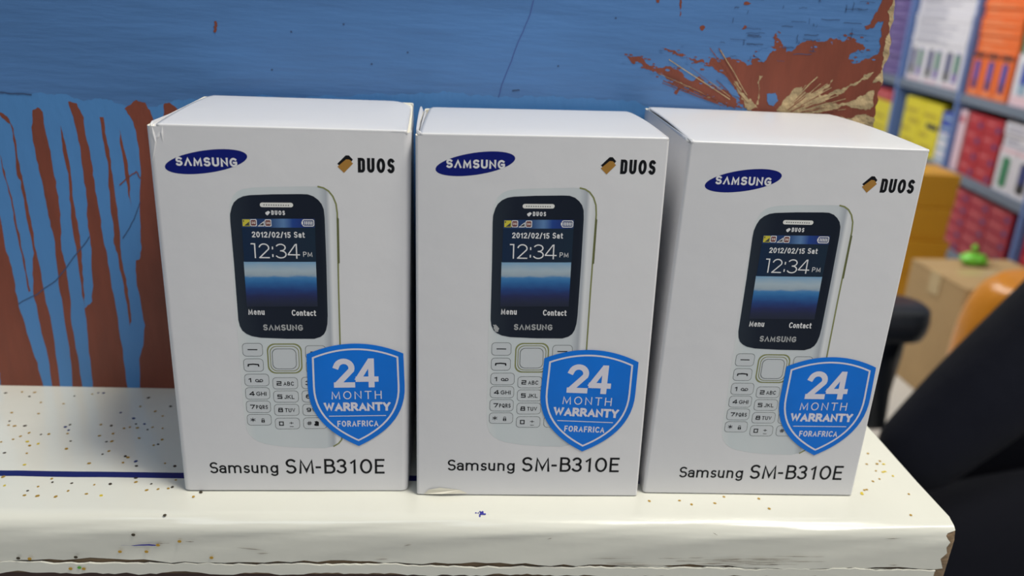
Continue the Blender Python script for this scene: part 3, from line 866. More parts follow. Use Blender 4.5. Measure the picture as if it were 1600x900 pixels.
BEZEL = [(24.35, 88.0), (24.2, 102.0), (24.3, 104.4), (24.9, 106.6), (25.7, 108.2), (27.0, 109.4), (28.6, 110.2), (30.6, 110.6), (37.4, 111.0), (46.1, 111.25), (48.2, 111.2), (49.9, 110.6), (51.3, 109.5), (52.3, 108.2), (52.9, 106.5), (53.1, 103.7), (53.15, 88.5), (53.0, 70.6), (52.8, 67.5), (52.3, 65.3), (51.6, 63.9), (50.4, 62.9), (48.4, 62.2), (39.5, 62.15), (31.0, 62.45), (28.2, 63.0), (26.6, 63.8), (25.4, 64.9), (24.7, 66.5), (24.35, 68.7)]
BODY = [(23.7, 64), (23.9, 95), (24.0, 104), (24.4, 107.5), (25.6, 110.4), (27.0, 111.7), (28.7, 112.5), (31.5, 113.0), (37.3, 113.35), (48.9, 113.75), (51.2, 113.7), (52.9, 113.3), (54.4, 112.3), (55.6, 110.7), (56.5, 108.3), (56.8, 105.3), (56.6, 80), (56.5, 50), (56.5, 26), (56.2, 24.0), (55.2, 22.6), (53.4, 21.3), (50.5, 20.5), (43, 20.65), (36, 21.15), (30.3, 22.2), (28.1, 23.1), (26.3, 24.4), (25.0, 26.0), (24.2, 28.3), (23.8, 33.4)]


def phone_print(face, root):
    pr = Print(face)
    pr.poly(BODY, 1)
    pic = pr.build('phone_picture', M['body'], root)
    tag(pic, 'printed picture of a white keypad mobile phone')
    p = Print(face)
    p.line([(51.2, 113.75), (53.0, 113.35), (54.5, 112.4), (55.8, 110.7), (56.7, 108.3), (57.0, 105.3), (56.75, 80), (56.7, 50), (56.65, 26), (56.3, 23.9), (55.3, 22.5), (53.4, 21.2)], 0.5, 2)
    p.build('olive_side_edge', M['olive'], pic)
    p = Print(face)
    p.poly([(56.8, 88.6), (57.35, 88.8), (57.45, 103.6), (56.85, 104.0)], 3)
    p.build('volume_button', M['olive_dark'], pic)
    p = Print(face)
    p.poly(list(reversed(BEZEL)), 3)
    p.build('screen_bezel', M['bezel'], pic)
    p = Print(face)
    p.poly(rrect(33.5, 106.85, 43.6, 108.3, 0.7, 4), 4)
    for i in range(11):
        p.poly(rrect(34.6 + i * 0.74, 107.4, 34.95 + i * 0.74, 107.75, 0.12, 2), 5, 1)
    p.build('earpiece_slot', [M['slot'], M['ink_grey']], pic)
    p = Print(face)
    p.poly([(35.0, 105.1), (35.9, 105.7), (36.5, 105.3), (36.2, 104.8), (35.6, 104.2), (35.1, 104.6)], 4)
    p.text('dUOS', 36.85, 41.0, 104.4, 1.45, 0.3, 4, 0, 0.22)
    p.build('dual_sim_wordmark', M['ink_white'], pic)
    p = Print(face)
    p.poly([(27.6, 100.1), (50.0, 100.5), (50.05, 103.4), (27.7, 103.0)], 4)
    p.build('status_bar', M['status'], pic)
    p = Print(face)
    # signal bars, two network badges, battery
    p.poly([(27.9, 100.6), (30.1, 100.6), (30.1, 102.85), (27.9, 102.8)], 5, 1)
    p.poly([(28.4, 100.8), (29.9, 100.8), (29.9, 102.1)], 6, 2)
    p.poly([(28.1, 102.0), (28.4, 102.0), (28.4, 102.6), (28.1, 102.6)], 6, 2)
    for x in (30.2, 34.65):
        p.poly(rrect(x, 100.6, x + 2.05, 102.9, 0.35, 3), 5, 0)
        p.poly(rrect(x + 0.22, 100.85, x + 1.8, 102.65, 0.3, 3), 6, 3)
        p.text('3', x + 0.45, x + 0.95, 101.35, 0.85, 0.2, 7, 4)
        p.text('G', x + 1.05, x + 1.6, 101.35, 0.85, 0.2, 7, 4)
    p.poly([(32.4, 100.6), (34.5, 100.65), (34.5, 102.4), (33.4, 101.5)], 5, 0)
    p.poly([(32.9, 100.95), (34.3, 100.95), (34.3, 101.9)], 6, 2)
    p.ring(rrect(46.3, 100.95, 49.7, 103.0, 0.4, 3), 0.28, 5, 0)
    p.poly([(45.9, 101.5), (46.2, 101.5), (46.2, 102.4), (45.9, 102.4)], 5, 0)
    for i in range(5):
        p.poly([(46.75 + i * 0.55, 101.4), (47.08 + i * 0.55, 101.4), (47.08 + i * 0.55, 102.55), (46.75 + i * 0.55, 102.55)], 5, 0)
    p.build('status_icons', [M['ink_white'], M['yellow_ink'], M['ink_grey'], M['maroon_ink'], M['pink_ink']], pic)
    p = Print(face)
    p.poly([(27.55, 88.75), (49.95, 89.1), (50.0, 100.5), (27.6, 100.1)], 4)
    p.build('clock_panel', M['panel'], pic)
    p = Print(face)
    p.text('2012/02/15', 30.5, 42.4, 97.0, 1.9, 0.34, 5, 0, 0.13)
    p.text('Sat', 43.4, 46.75, 97.1, 1.95, 0.34, 5, 0, 0.14)
    p.text('!2:34', 29.9, 45.0, 90.1, 4.95, 0.4, 5, 0, 0.2, [(29.9, 31.4), (32.3, 35.6), (36.2, 36.95), (37.55, 40.9), (41.2, 45.0)])
    p.text('PM', 46.0, 48.85, 90.8, 1.65, 0.2, 5, 0, 0.2)
    p.build('clock_lettering', M['ink_white'], pic)
    p = Print(face)
    rows = 26
    y0, y1 = 73.4, 88.85
    for i in range(rows):
        a, b = y0 + (y1 - y0) * i / rows, y0 + (y1 - y0) * (i + 1) / rows
        p.mb.add([p.pt(q, 4) for q in ((27.4, a), (49.88, a + 0.33), (49.88, b + 0.33), (27.4, b))], [(0, 1, 2, 3)], 0, [(27.4 / WN, a / HN), (49.9 / WN, a / HN), (49.9 / WN, b / HN), (27.4 / WN, b / HN)])
    p.build('wallpaper_image', M['scene'], pic)
    p = Print(face)
    p.text('Menu', 27.7, 32.85, 70.6, 2.1, 0.36, 5, 0, 0.12)
    p.text('Contact', 41.5, 49.3, 70.4, 2.1, 0.36, 5, 0, 0.1)
    p.build('softkey_lettering', M['ink_white'], pic)
    p = Print(face)
    p.text('S^MSUNG', 32.1, 44.85, 65.1, 2.15, 0.46, 5, 0, 0.13)
    p.build('bezel_wordmark', M['silver'], pic)
    # navigation key
    p = Print(face)
    p.poly(rrect(32.8, 49.3, 44.15, 60.35, 2.6, 6), 2, 0)
    p.poly(rrect(33.25, 49.75, 43.7, 59.9, 2.4, 6), 3, 1)
    p.poly(rrect(33.7, 50.2, 43.25, 59.45, 2.2, 6), 4, 0)
    p.poly(rrect(33.95, 50.45, 43.0, 59.2, 2.1, 6), 5, 2)
    p.poly(rrect(34.4, 51.0, 42.3, 58.55, 1.8, 6), 6, 3)
    p.poly(rrect(34.62, 51.2, 42.1, 58.35, 1.7, 6), 7, 4)
    p.build('navigation_key', [M['olive'], M['body'], M['key'], M['key_edge'], M['key']], pic)
    keys = []
    for x0, x1, y0, y1, leg in [
            (24.9, 31.5, 55.6, 60.4, 'dash'), (24.9, 31.45, 50.0, 54.75, 'call'),
            (24.85, 32.95, 44.55, 49.1, ('1', 'vm')), (24.8, 32.95, 39.5, 44.05, ('4', 'GHI')), (24.75, 32.93, 34.4, 39.0, ('7', 'PQRS')), (24.7, 32.9, 29.5, 33.85, 'star'),
            (34.0, 42.35, 43.45, 47.85, ('k2', 'ABC')), (34.0, 42.38, 38.4, 42.85, ('k5', 'JKL')), (34.0, 42.35, 33.3, 37.75, ('k8', 'TUV')), (34.0, 42.35, 28.05, 32.45, ('k0', '+')),
            (43.5, 51.3, 43.6, 48.1, ('3', 'DEF')), (43.45, 51.35, 38.5, 43.0, ('6', 'MNO')), (43.45, 51.4, 33.3, 37.9, ('9', 'WXYZ')), (43.5, 51.5, 28.2, 32.6, 'hash'),
            (45.25, 52.0, 54.85, 59.75, 'dash'), (45.3, 52.1, 49.4, 54.2, 'end')]:
        p = Print(face)
        p.poly(rrect(x0, y0, x1, y1, 1.25, 5), 2, 1)
        p.poly(rrect(x0 + 0.16, y0 + 0.16, x1 - 0.16, y1 - 0.16, 1.15, 5), 3, 0)
        cy = (y0 + y1) / 2
        if leg == 'dash':
            p.line([(x0 + 1.7, cy + 0.1), (x1 - 1.7, cy + 0.1)], 0.34, 4, 2)
        elif leg in ('call', 'end'):
            p.line([(x0 + 1.5, cy - 0.5), (x0 + 1.6, cy + 0.25), (x0 + 3.2, cy + 0.4), (x1 - 1.7, cy + 0.25), (x1 - 1.6, cy - 0.5)], 0.45, 4, 2)
        elif leg == 'star':
            p.text('*', x0 + 1.2, x0 + 2.8, cy - 0.75, 1.6, 0.24, 4, 2)
            p.poly([(x0 + 4.8, cy - 1.0), (x0 + 5.9, cy - 1.0), (x0 + 5.9, cy - 0.1), (x0 + 4.8, cy - 0.1)], 4, 2)
            p.line([(x0 + 5.0, cy - 0.1), (x0 + 5.05, cy + 0.5), (x0 + 5.65, cy + 0.5), (x0 + 5.7, cy - 0.1)], 0.18, 4, 2)
            p.poly([(x0 + 5.2, cy - 0.75), (x0 + 5.5, cy - 0.75), (x0 + 5.5, cy - 0.4), (x0 + 5.2, cy - 0.4)], 5, 0)
        elif leg == 'hash':
            p.text('#', x0 + 1.3, x0 + 2.9, cy - 0.75, 1.6, 0.24, 4, 2)
            p.poly([(x0 + 3.6, cy - 0.6), (x0 + 4.0, cy - 1.0), (x0 + 5.2, cy - 1.0), (x0 + 5.3, cy + 0.5), (x0 + 4.6, cy + 0.95), (x0 + 3.8, cy + 0.7), (x0 + 4.1, cy + 0.1)], 4, 2)
        else:
            d, t = leg
            wd = {'1': 0.95, '4': 1.75, '7': 1.6}.get(d, 1.6)
            p.text([d], x0 + 1.35, x0 + 1.35 + wd, cy - 0.8, 1.65, 0.34, 4, 2)
            if t == 'vm':
                p.text([t], x0 + 3.5, x0 + 6.1, cy - 0.9, 2.0, 0.26, 4, 2)
            elif t == '+':
                p.text('+', x0 + 4.8, x0 + 6.2, cy - 0.6, 1.7, 0.2, 4, 2)
                p.line([(x0 + 4.9, cy - 1.15), (x0 + 6.2, cy - 1.15)], 0.18, 4, 2)
            else:
                p.text(t, x0 + (3.3 if len(t) == 4 else 3.6), x0 + (7.2 if len(t) == 4 else 7.0), cy - 0.8, 1.5, 0.24, 4, 2, 0.16)
        p.build('key', [M['key'], M['key_edge'], M['ink_black']], pic)
    return pic


def oval(cx, cy, a, b, rot, n=48):
    c, s = math.cos(rot), math.sin(rot)
    return [(cx + a * math.cos(t) * c - b * math.sin(t) * s, cy + a * math.cos(t) * s + b * math.sin(t) * c) for t in [2 * PI * i / n for i in range(n)]]


def shield(d=0.0):
    top = [(16 - 32 * i / 24, 3.8 * (1 - (1 - i / 12) ** 2)) for i in range(25)]
    side = []
    A, B, Cc, D = (-16.25, -12), (-16.6, -24.5), (-8.5, -31.2), (0, -35.6)
    for i in range(0, 15):
        t = i / 14
        side.append(tuple((1 - t) ** 3 * A[k] + 3 * t * (1 - t) ** 2 * B[k] + 3 * t * t * (1 - t) * Cc[k] + t ** 3 * D[k] for k in (0, 1)))
    P = top + side + [(-x, y) for x, y in reversed(side[:-1])]
    return inset(P, d) if d else P


def warranty_sticker(face, root, place):
    p = Print(face, place)
    p.poly(shield(), 9)
    st = p.build('warranty_sticker', M['sticker'], root)
    tag(st, 'blue shield shaped warranty sticker')
    p = Print(face, place)
    p.ring(shield(2.05), 0.62, 10)
    p.build('border_line', M['sticker_white'], st)
    p = Print(face, place)
    p.text('24', -7.5, 7.5, -12.6, 10.9, 2.0, 10, 0, 0.02)
    p.text('MONTH', -8.5, 8.4, -17.1, 3.15, 0.36, 10, 0, 0.34)
    p.text('WARRANTY', -11.3, 11.3, -21.7, 3.4, 0.85, 10, 0, 0.03)
    p.line([(-9.7, -23.6), (9.7, -23.6)], 0.3, 10)
    p.text('FOR', -7.0, -2.3, -27.8, 2.35, 0.42, 10, 0, 0.14)
    p.text('AFRICA', -2.0, 7.0, -27.8, 2.35, 0.42, 10, 0, 0.14)
    p.build('sticker_lettering', M['sticker_white'], st)
    return st


def carton(root, q, kq, depth, rl, rr, gapl, gapr, lift, bulge, crease, deepz=0.0022):
    """Card box: body, lid with folded front edge, side flaps. q = front corners, kq = back top corners (x, z)."""
    BL, BR, TL, TR = [Vector((c[0], 0, c[1])) for c in q]
    KL, KR = Vector((kq[0][0], depth, kq[0][1])), Vector((kq[1][0], depth, kq[1][1]))
    GL_, GR_ = Vector((BL.x, depth, 0)), Vector((BR.x, depth, 0))
    mb = MB()
    NZ = 16
    rb = 0.0015
    e = 0.0008

    def ring(t, drop=0.0, sh=0.0):
        fl, fr, bl, br = BL.lerp(TL, t), BR.lerp(TR, t), GL_.lerp(KL, t), GR_.lerp(KR, t)
        P = []

        def corner(c, r, sx, sy, a0):
            cx, cy = c.x - sx * (r + sh), c.y - sy * (r + sh)
            for k in range(7):
                a = math.radians(a0 + 15 * k)
                P.append(Vector((cx + r * math.cos(a), cy + r * math.sin(a), c.z - drop)))

        def side(a, b, w):
            for k in range(1, 8):
                f = k / 8
                p = a.lerp(b, f)
                P.append(Vector((p.x + w * math.sin(PI * f) * math.sin(PI * min(t, 1)), p.y, p.z - drop)))
        corner(fl, rl, -1, -1, 180)
        corner(fr, rr, 1, -1, 270)
        side(fr, br, bulge[1] - sh)
        corner(br, rb, 1, 1, 0)
        corner(bl, rb, -1, 1, 90)
        side(bl, fl, -bulge[0] + sh)
        return P
    rings = [ring(0.0, 0, 0.0006), ring(0.0, -0.0005, 0.0)]
    rings += [ring(i / NZ) for i in range(1, NZ)]
    rings += [ring(1.0, e)]
    mb.loft(rings, 0, False)
    n = len(rings[0])
    mb.f.append(tuple(reversed(range(n))))
    mb.m.append(0)
    inner = ring(1.0, e + 0.0002, 0.0006)
    deep = ring(1.0, deepz, 0.0006)
    mb.loft([rings[-1], inner, deep], 1, False)
    mb.add(deep, [tuple(range(n))], 1)
    mb.build('carton_body', [M['card'], M['card_raw']], root, smooth=35)

    # lid: folded over the front edge, tapered sides, rounded rear corners, tucked in at the back
    lid = MB()
    rf = 0.00045
    prof_ = [(0.0006, -0.0014), (-0.00001, -0.00078), (-0.00001, -rf)] + [(rf - (rf + 0.00001) * math.cos(math.radians(a)), -rf + rf * math.sin(math.radians(a))) for a in (18, 36, 54, 72, 90)]
    D = depth - 0.0008
    for k in range(1, 13):
        y = rf + (D - rf - 0.0016) * k / 12
        prof_.append((y, 0.0007 * math.sin(PI * y / D)))
    prof_ += [(D - 0.0016 + 0.0016 * math.sin(math.radians(a)), -0.0016 + 0.0016 * math.cos(math.radians(a))) for a in (25, 50, 75, 90)] + [(D, -0.012)]
    us = [0, 0.015, 0.03, 0.05, 0.1, 0.2, 0.35, 0.5, 0.65, 0.8, 0.88, 0.92, 0.94, 0.955, 0.97, 0.985, 1.0]
    vs = []
    for y, dz in prof_:
        f = max(0, min(1, y / depth))
        L_, R_ = TL.lerp(KL, f), TR.lerp(KR, f)
        il, ir = gapl[0] + (gapl[1] - gapl[0]) * f, gapr[0] + (gapr[1] - gapr[0]) * f
        if y > depth - 0.007:
            k = min(1, (y - depth + 0.007) / 0.007)
            add = 0.0035 * (1 - math.sqrt(max(0, 1 - k * k)))
            il += add
            ir += add
        if dz < -0.002 and y > 0.01:
            il, ir = il + 0.0012, ir + 0.0012
        x0, x1 = L_.x + il, R_.x - ir
        for u in us:
            z = L_.z + (R_.z - L_.z) * u + dz
            if crease and y > 0.0005:
                k = max(0.0, (u - 0.9 + 0.02 * math.sin(PI * f)) / 0.1)
                z -= 0.0016 * k ** 2 * (0.4 + 0.6 * f)
            vs.append((x0 + (x1 - x0) * u, y, z + 0.0004 * math.sin(PI * u) * (1 if 0.002 < y < D - 0.002 else 0)))
    m = len(us)
    fs = [(j * m + i, j * m + i + 1, (j + 1) * m + i + 1, (j + 1) * m + i) for j in range(len(prof_) - 1) for i in range(m - 1)]
    lid.add(vs, fs)
    lo = lid.build('lid', M['card'], root, smooth=40)
    sd = lo.modifiers.new('thickness', 'SOLIDIFY')
    sd.thickness = 0.00035
    sd.offset = -1

    # side flaps beside the lid: lift = (rise front, rise back, lean back, inner leaf height)
    def flap(name, a, b, sx, rise0, rise1, lean, end=0.93, low=0.01, label=None):
        fb = MB()
        v = []
        N = 14
        for k in range(N + 1):
            f = k / N * end
            p = a.lerp(b, f)
            y = 0.0012 + f * (depth - 0.002)
            ins = 0.0 + 0.0012 * (1 - min(1, f / 0.05)) ** 2
            ln = lean * math.sin(PI * 0.5 * f)
            tip = 1.0 - max(0.0, (f / end - 0.9) / 0.1) ** 2 * 0.6
            v += [(p.x - sx * (0.0004 + ins), y, p.z - low), (p.x - sx * (0.0003 + ins) + sx * ln * 0.35, y, p.z - 0.002),
                  (p.x - sx * (0.0003 + ins) + sx * ln, y, p.z + (rise0 + (rise1 - rise0) * f) * tip)]
        fs_ = []
        for k in range(N):
            for j in (0, 1):
                fs_.append((3 * k + j, 3 * k + 3 + j, 3 * k + 4 + j, 3 * k + 1 + j))
        fb.add(v, fs_)
        o = fb.build(name, M['card'], root, smooth=50)
        s_ = o.modifiers.new('thickness', 'SOLIDIFY')
        s_.thickness = 0.00045
        s_.offset = 0
        return o
    for (side_, a, b, sx) in (('l', TL, KL, -1), ('r', TR, KR, 1)):
        L = lift.get(side_)
        if not L:
            continue
        flap('side_flap', a, b, sx, L[0], L[1], L[2])
        if len(L) > 3:
            flap('inner_flap', a + Vector((-sx * 0.0010, 0, 0)), b + Vector((-sx * 0.0010, 0, 0)), sx, L[3], L[4], L[5], 0.8)


BOXES = [
    dict(loc=(-0.05899, 0.25146), yaw=0.01863, x=(-39.33, 39.72, -38.86, 40.77), kx=(-41.4, 37.94), kz=(129.68, 130.05), tz=(129.59, 130.05), D=0.0705,
         aff=((1.00303, -0.00431, -1.02401), (0.00425, 1.00776, -3.0663)), st=(60.5, 54.5, 1.23), rl=0.0022, rr=0.0024,
         gapl=(0.0033, 0.0030), gapr=(0.0012, 0.0004), lift={'l': (-0.0001, -0.0010, -0.0020, -0.0009, -0.0018, -0.0028)}, bulge=(0.0002, 0.0004), crease=True,
         label='left white phone box with a crumpled upper left corner, nearest the brown paint drips'),
    dict(loc=(0.02344, 0.25035), yaw=0.00920, x=(-39.40, 40.87, -40.27, 38.46), kx=(-40.6, 39.0), kz=(128.3, 129.41), tz=(129.79, 130.99), D=0.0715,
         aff=((1, 0, 0), (0, 1, 0)), st=(58.68, 54.33, -1.95), rl=0.0010, rr=0.0008,
         gapl=(0.0013, 0.0022), gapr=(0.0003, 0.0004), lift={'l': (0.0001, 0.0012, 0.0016, -0.0004, 0.0002, 0.0006)}, bulge=(0.0002, 0.0002), crease=False,
         label='middle white phone box with a raised side flap, between the other two boxes'),
    dict(loc=(0.10703, 0.25271), yaw=-0.00202, x=(-40.19, 38.85, -38.28, 39.70), kx=(-37.9, 37.45), kz=(130.9, 130.8), tz=(129.95, 129.94), D=0.0745,
         aff=((1.00544, -0.00868, 1.67667), (0.00101, 1.00373, -3.35691)), st=(60.5, 52.97, 0.5), rl=0.0012, rr=0.0009,
         gapl=(0.0004, 0.0003), gapr=(0.0003, 0.0003), lift={'l': (0.0002, -0.0004, 0.0001)}, bulge=(0.0, 0.0004), crease=False,
         label='right white phone box showing its left side, standing below the chipped wall corner'),
]
for B in BOXES:
    root = empty('phone_box', (B['loc'][0], B['loc'][1], 0.0001), B['yaw'])
    tag(root, B['label'], 'phone box', 'white phone boxes standing in a row on the shelf')
    x = [v / 1000 for v in B['x']]
    z = [v / 1000 for v in B['tz']]
    q = [(x[0], 0.0), (x[1], 0.0), (x[2], z[0]), (x[3], z[1])]
    kq = [(B['kx'][k] / 1000, B['kz'][k] / 1000) for k in (0, 1)]
    carton(root, q, kq, B['D'], B['rl'], B['rr'], B['gapl'], B['gapr'], B['lift'], B['bulge'], B['crease'], 0.012 if B is BOXES[1] else 0.0013)
    face = Face(q, B['aff'], B['rl'], B['rr'])
    p = Print(face)
    p.poly(oval(18.4, 120.78, 12.42, 3.45, math.radians(9.6)), 1)
    lg = p.build('oval_logo', M['ink_blue'], root)
    tag(lg, 'dark blue oval logo with white capitals')
    p = Print(face)
    p.text('S^MSUNG', 9.4, 27.55, 119.35, 2.78, 0.62, 2, 0, 0.16)
    p.build('logo_lettering', M['ink_white'], lg)
    p = Print(face)
    p.text('dUOS', 63.6, 74.75, 118.4, 4.6, 0.95, 1, 0, 0.13)
    dl = p.build('dual_sim_logo', M['ink_black'], root)
    tag(dl, 'black capitals with a small black and gold card symbol')
    p = Print(face)
    p.poly([(57.4, 121.0), (58.0, 120.5), (60.0, 122.1), (61.6, 121.6), (62.15, 122.4), (61.0, 123.65), (60.0, 123.65)], 1)
    p.build('black_card', M['ink_black'], dl)
    p = Print(face)
    p.poly([(57.45, 120.1), (59.4, 118.2), (62.2, 121.2), (61.75, 121.6), (61.7, 121.9), (61.05, 122.4), (60.1, 122.45)], 2)
    p.build('gold_card', M['ink_gold'], dl)
    phone_print(face, root)
    p = Print(face)
    p.text('Samsung', 10.7, 34.1, 10.4, 4.5, 0.64, 1, 0, 0.1, [(10.7, 13.6), (13.9, 16.4), (17.0, 21.5), (22.2, 24.4), (24.9, 27.3), (28.1, 30.6), (31.4, 34.1)])
    p.text('SM-B310E', 36.6, 71.0, 10.2, 6.0, 0.80, 1, 0, 0.1, [(36.6, 40.4), (41.3, 46.4), (47.0, 48.9), (50.0, 53.9), (54.3, 57.8), (59.0, 61.1), (62.4, 66.7), (67.6, 71.0)])
    p.build('model_lettering', M['ink_black'], root)
    warranty_sticker(face, root, (B['st'][0], B['st'][1], math.radians(B['st'][2])))
    if B is BOXES[0]:
        for P in ([(2.0, 129.0), (2.1, 127), (2.5, 124.6), (1.2, 118.5)], [(4.0, 127.6), (3.4, 126), (2.7, 124.2)], [(4.9, 129.2), (4.6, 127.2), (4.7, 124.6)]):
            p = Print(face)
            n_ = len(P)
            v = []
            for i_, (a_, b_) in enumerate(P):
                wd = 0.55 if 0 < i_ < n_ - 1 else 0.1
                v += [p.face(a_ - wd, b_, 0, True), p.face(a_ + 0.1, b_, 14 if 0 < i_ < n_ - 1 else 3, True), p.face(a_ + wd, b_, 0, True)]
            p.mb.add(v, [(3 * i_ + k_, 3 * i_ + 3 + k_, 3 * i_ + 4 + k_, 3 * i_ + 1 + k_) for i_ in range(n_ - 1) for k_ in (0, 1)])
            p.build('crease', M['card'], root)
    if B is BOXES[1]:
        p = Print(face)
        p.mb.add([face(2.5, 0.6, 8, True), face(9, 1.0, 30, True), face(18, 0.9, 4, True), face(15, 2.4, 4, True), face(8, 3.4, 12, True), face(4.2, 2.6, 20, True)], fill([(2.5, .6), (9, 1), (18, .9), (15, 2.4), (8, 3.4), (4.2, 2.6)]))
        tag(p.build('torn_corner', M['card_raw'], root), 'torn lifted paper at the lower left corner')
        p = Print(face)
        P = jag([(25.2, 67.0), (26.2, 66.9), (27.2, 65.7), (27.0, 64.4), (26.2, 64.3), (25.4, 65.5)], 0.25, 2, True, 3)
        p.poly(P if fill(P) else P, 6)
        p.build('scuff_mark', M['silver'], root)


# ------------------------------------------------------------------ stocked shelving along the right wall of the shop
M['shelf_grey'] = mat('grey_blue_shelf', (112, 124, 142), 0.5)
M['shelf_blue'] = mat('blue_upright', (104, 132, 190), 0.5)
M['shelf_white'] = mat('white_laminate', (226, 224, 226), 0.5)
for nm, c in dict(r_purple=(92, 70, 140), r_white=(226, 224, 232), r_orange=(240, 112, 42), r_yellow=(226, 210, 30), r_red=(182, 30, 46), r_crimson=(164, 22, 52),
                  r_green=(54, 132, 92), r_navy=(40, 52, 120), r_black=(30, 30, 36), r_lilac=(120, 96, 168), r_text=(168, 168, 186), r_blue=(52, 78, 178), r_pink=(232, 200, 210),
                  r_lightred=(206, 92, 98), r_lightpurple=(134, 116, 178), r_peach=(250, 150, 96), r_ochre=(190, 168, 24), r_cyan=(150, 178, 200), r_lime=(120, 214, 60), r_brownband=(130, 78, 44),
                  mustard=(212, 154, 38), mustard_dark=(150, 104, 24)).items():
    M[nm] = mat(nm.replace('r_', 'retail_'), c, 0.4)
BB, AA = 0.125, 1.40
SROT = -math.atan(BB)
SORG = (AA, 0, 0)

root = empty('shelving_unit', SORG, SROT)
tag(root, 'tall blue and grey shelving unit stocked with coloured phone boxes', 'shelving')
Y0, Y1, DEP = 1.75, 4.2, 0.30
for z in (0.58, 0.30, -0.10, -0.37, -0.635):
    mb = MB()
    mb.box(0, DEP, Y0, Y1, z - 0.032, z)
    mb.build('shelf_board', M['shelf_grey'], root, bevel=0.002)
for y in (1.77, 2.355, 2.955, 3.56, 4.18):
    mb = MB()
    mb.box(-0.006, DEP, y - 0.009, y + 0.009, -0.85, 0.6)
    mb.build('upright', M['shelf_blue'], root, bevel=0.002)
mb = MB()
mb.box(DEP, DEP + 0.012, Y0, Y1, -0.85, 0.6)
mb.build('back_panel', M['shelf_white'], root)
mb = MB()
mb.box(0.02, DEP, Y0, Y1, -0.85, -0.80)
mb.build('plinth', M['shelf_grey'], root)
cs, sn = math.cos(SROT), math.sin(SROT)


def slocal(x, y, z):
    return (AA + x * cs - y * sn, x * sn + y * cs, z)


def retail(y0, y1, z0, z1, depth, base, label, group, bars=(), phones=(), x0=0.012, name='retail_box', cat='box'):
    """A closed box standing on the shelving; bars/phones are printed on its front. Own frame: x into the shelf, y along it."""
    yc = (y0 + y1) / 2
    o = empty(name, slocal(x0, yc, z0), SROT)
    h, w = z1 - z0, (y1 - y0) - 0.003
    mb = MB()
    mb.box(0, depth, -w / 2, w / 2, 0, h)
    mb.build('carton_body', M[base], o, bevel=0.0015)
    mb = MB()
    e = 0.0006
    mb.add([(0.01, -w / 2 + 0.004, h + e), (depth - 0.004, -w / 2 + 0.004, h + e), (depth - 0.004, w / 2 - 0.004, h + e), (0.01, w / 2 - 0.004, h + e), (-e, w / 2 - 0.004, h - 0.003), (-e, -w / 2 + 0.004, h - 0.003)],
           [(0, 1, 2, 3), (0, 3, 4, 5)])
    mb.build('lid', M[base], o)
    if bars:
        mats_, b2 = [], MB()
        for fa, fb, ga, gb, mk in bars:
            if M[mk] not in mats_:
                mats_.append(M[mk])
            # front is x = 0, seen from -x: y runs right to left
            ya, yb = w / 2 - fa * w, w / 2 - fb * w
            b2.add([(-0.0008, ya, ga * h), (-0.0008, yb, ga * h), (-0.0008, yb, gb * h), (-0.0008, ya, gb * h)], [(0, 1, 2, 3)], mats_.index(M[mk]))
        b2.build('front_print', mats_, o)
    for fc, wd, ga, gb, mk, sk in phones:
        b2 = MB()
        P = rrect(-wd / 2, ga * h, wd / 2, gb * h, wd * 0.2, 3)
        yy = w / 2 - fc * w
        b2.add([(-0.0015, yy - p[0], p[1]) for p in P], fill(P), 0)
        P = rrect(-wd * 0.4, ga * h + (gb - ga) * h * 0.32, wd * 0.4, gb * h - 0.006, wd * 0.1, 3)
        b2.add([(-0.0022, yy - p[0], p[1]) for p in P], fill(P), 1)
        b2.build('printed_phone', [M[mk], M[sk]], o)
    return tag(o, label, cat, group)


rb_ = random.Random(5)


def stack(y0, y1, z0, z1, n, depth, base, ink, what, where, group):
    """A pile of flat boxes lying on their sides, each a thing of its own."""
    h = (z1 - z0) / n
    rank = ['lowest', 'second', 'third', 'fourth', 'fifth', 'sixth', 'seventh', 'eighth']
    for i in range(n):
        j = rb_.uniform(0, 0.006)
        nm = 'topmost' if i == n - 1 else rank[i]
        retail(y0, y1, z0 + i * h, z0 + (i + 1) * h - 0.0006, depth, base, '%s %s, %s' % (what, where, 'topmost' if i == n - 1 else nm + ' from the bottom'), group,
               [(0.08, 0.08 + rb_.uniform(0.25, 0.5), 0.55, 0.75, ink), (0.08, 0.08 + rb_.uniform(0.5, 0.8), 0.22, 0.4, ink)], x0=0.010 + j)


# upper row
stack(3.585, 3.83, -0.10, 0.22, 8, 0.2, 'r_purple', 'r_lightpurple', 'purple phone box', 'on the left of the upper shelf', 'purple boxes on the upper shelf')
stack(3.84, 4.09, -0.10, 0.22, 8, 0.2, 'r_purple', 'r_lightpurple', 'purple phone box', 'at the far end of the upper shelf', 'purple boxes at the far end')
for k, nm in enumerate(('left', 'middle', 'right')):
    y = 3.525 - k * 0.172
    retail(y - 0.170, y, -0.10, 0.052, 0.2, 'r_white', nm + ' of three upright white boxes printed with two phones', 'upright white phone boxes on the upper shelf',
           [(0.1, 0.9, 0.03, 0.1, 'r_pink')], [(0.28, 0.044, 0.16, 0.86, 'r_black', 'r_navy'), (0.72, 0.044, 0.16, 0.86, 'r_lilac', 'r_green')])
stack(3.01, 3.525, 0.053, 0.25, 7, 0.2, 'r_white', 'r_text', 'wide flat white box', 'lying on the upright white boxes', 'flat white boxes on the upper shelf')
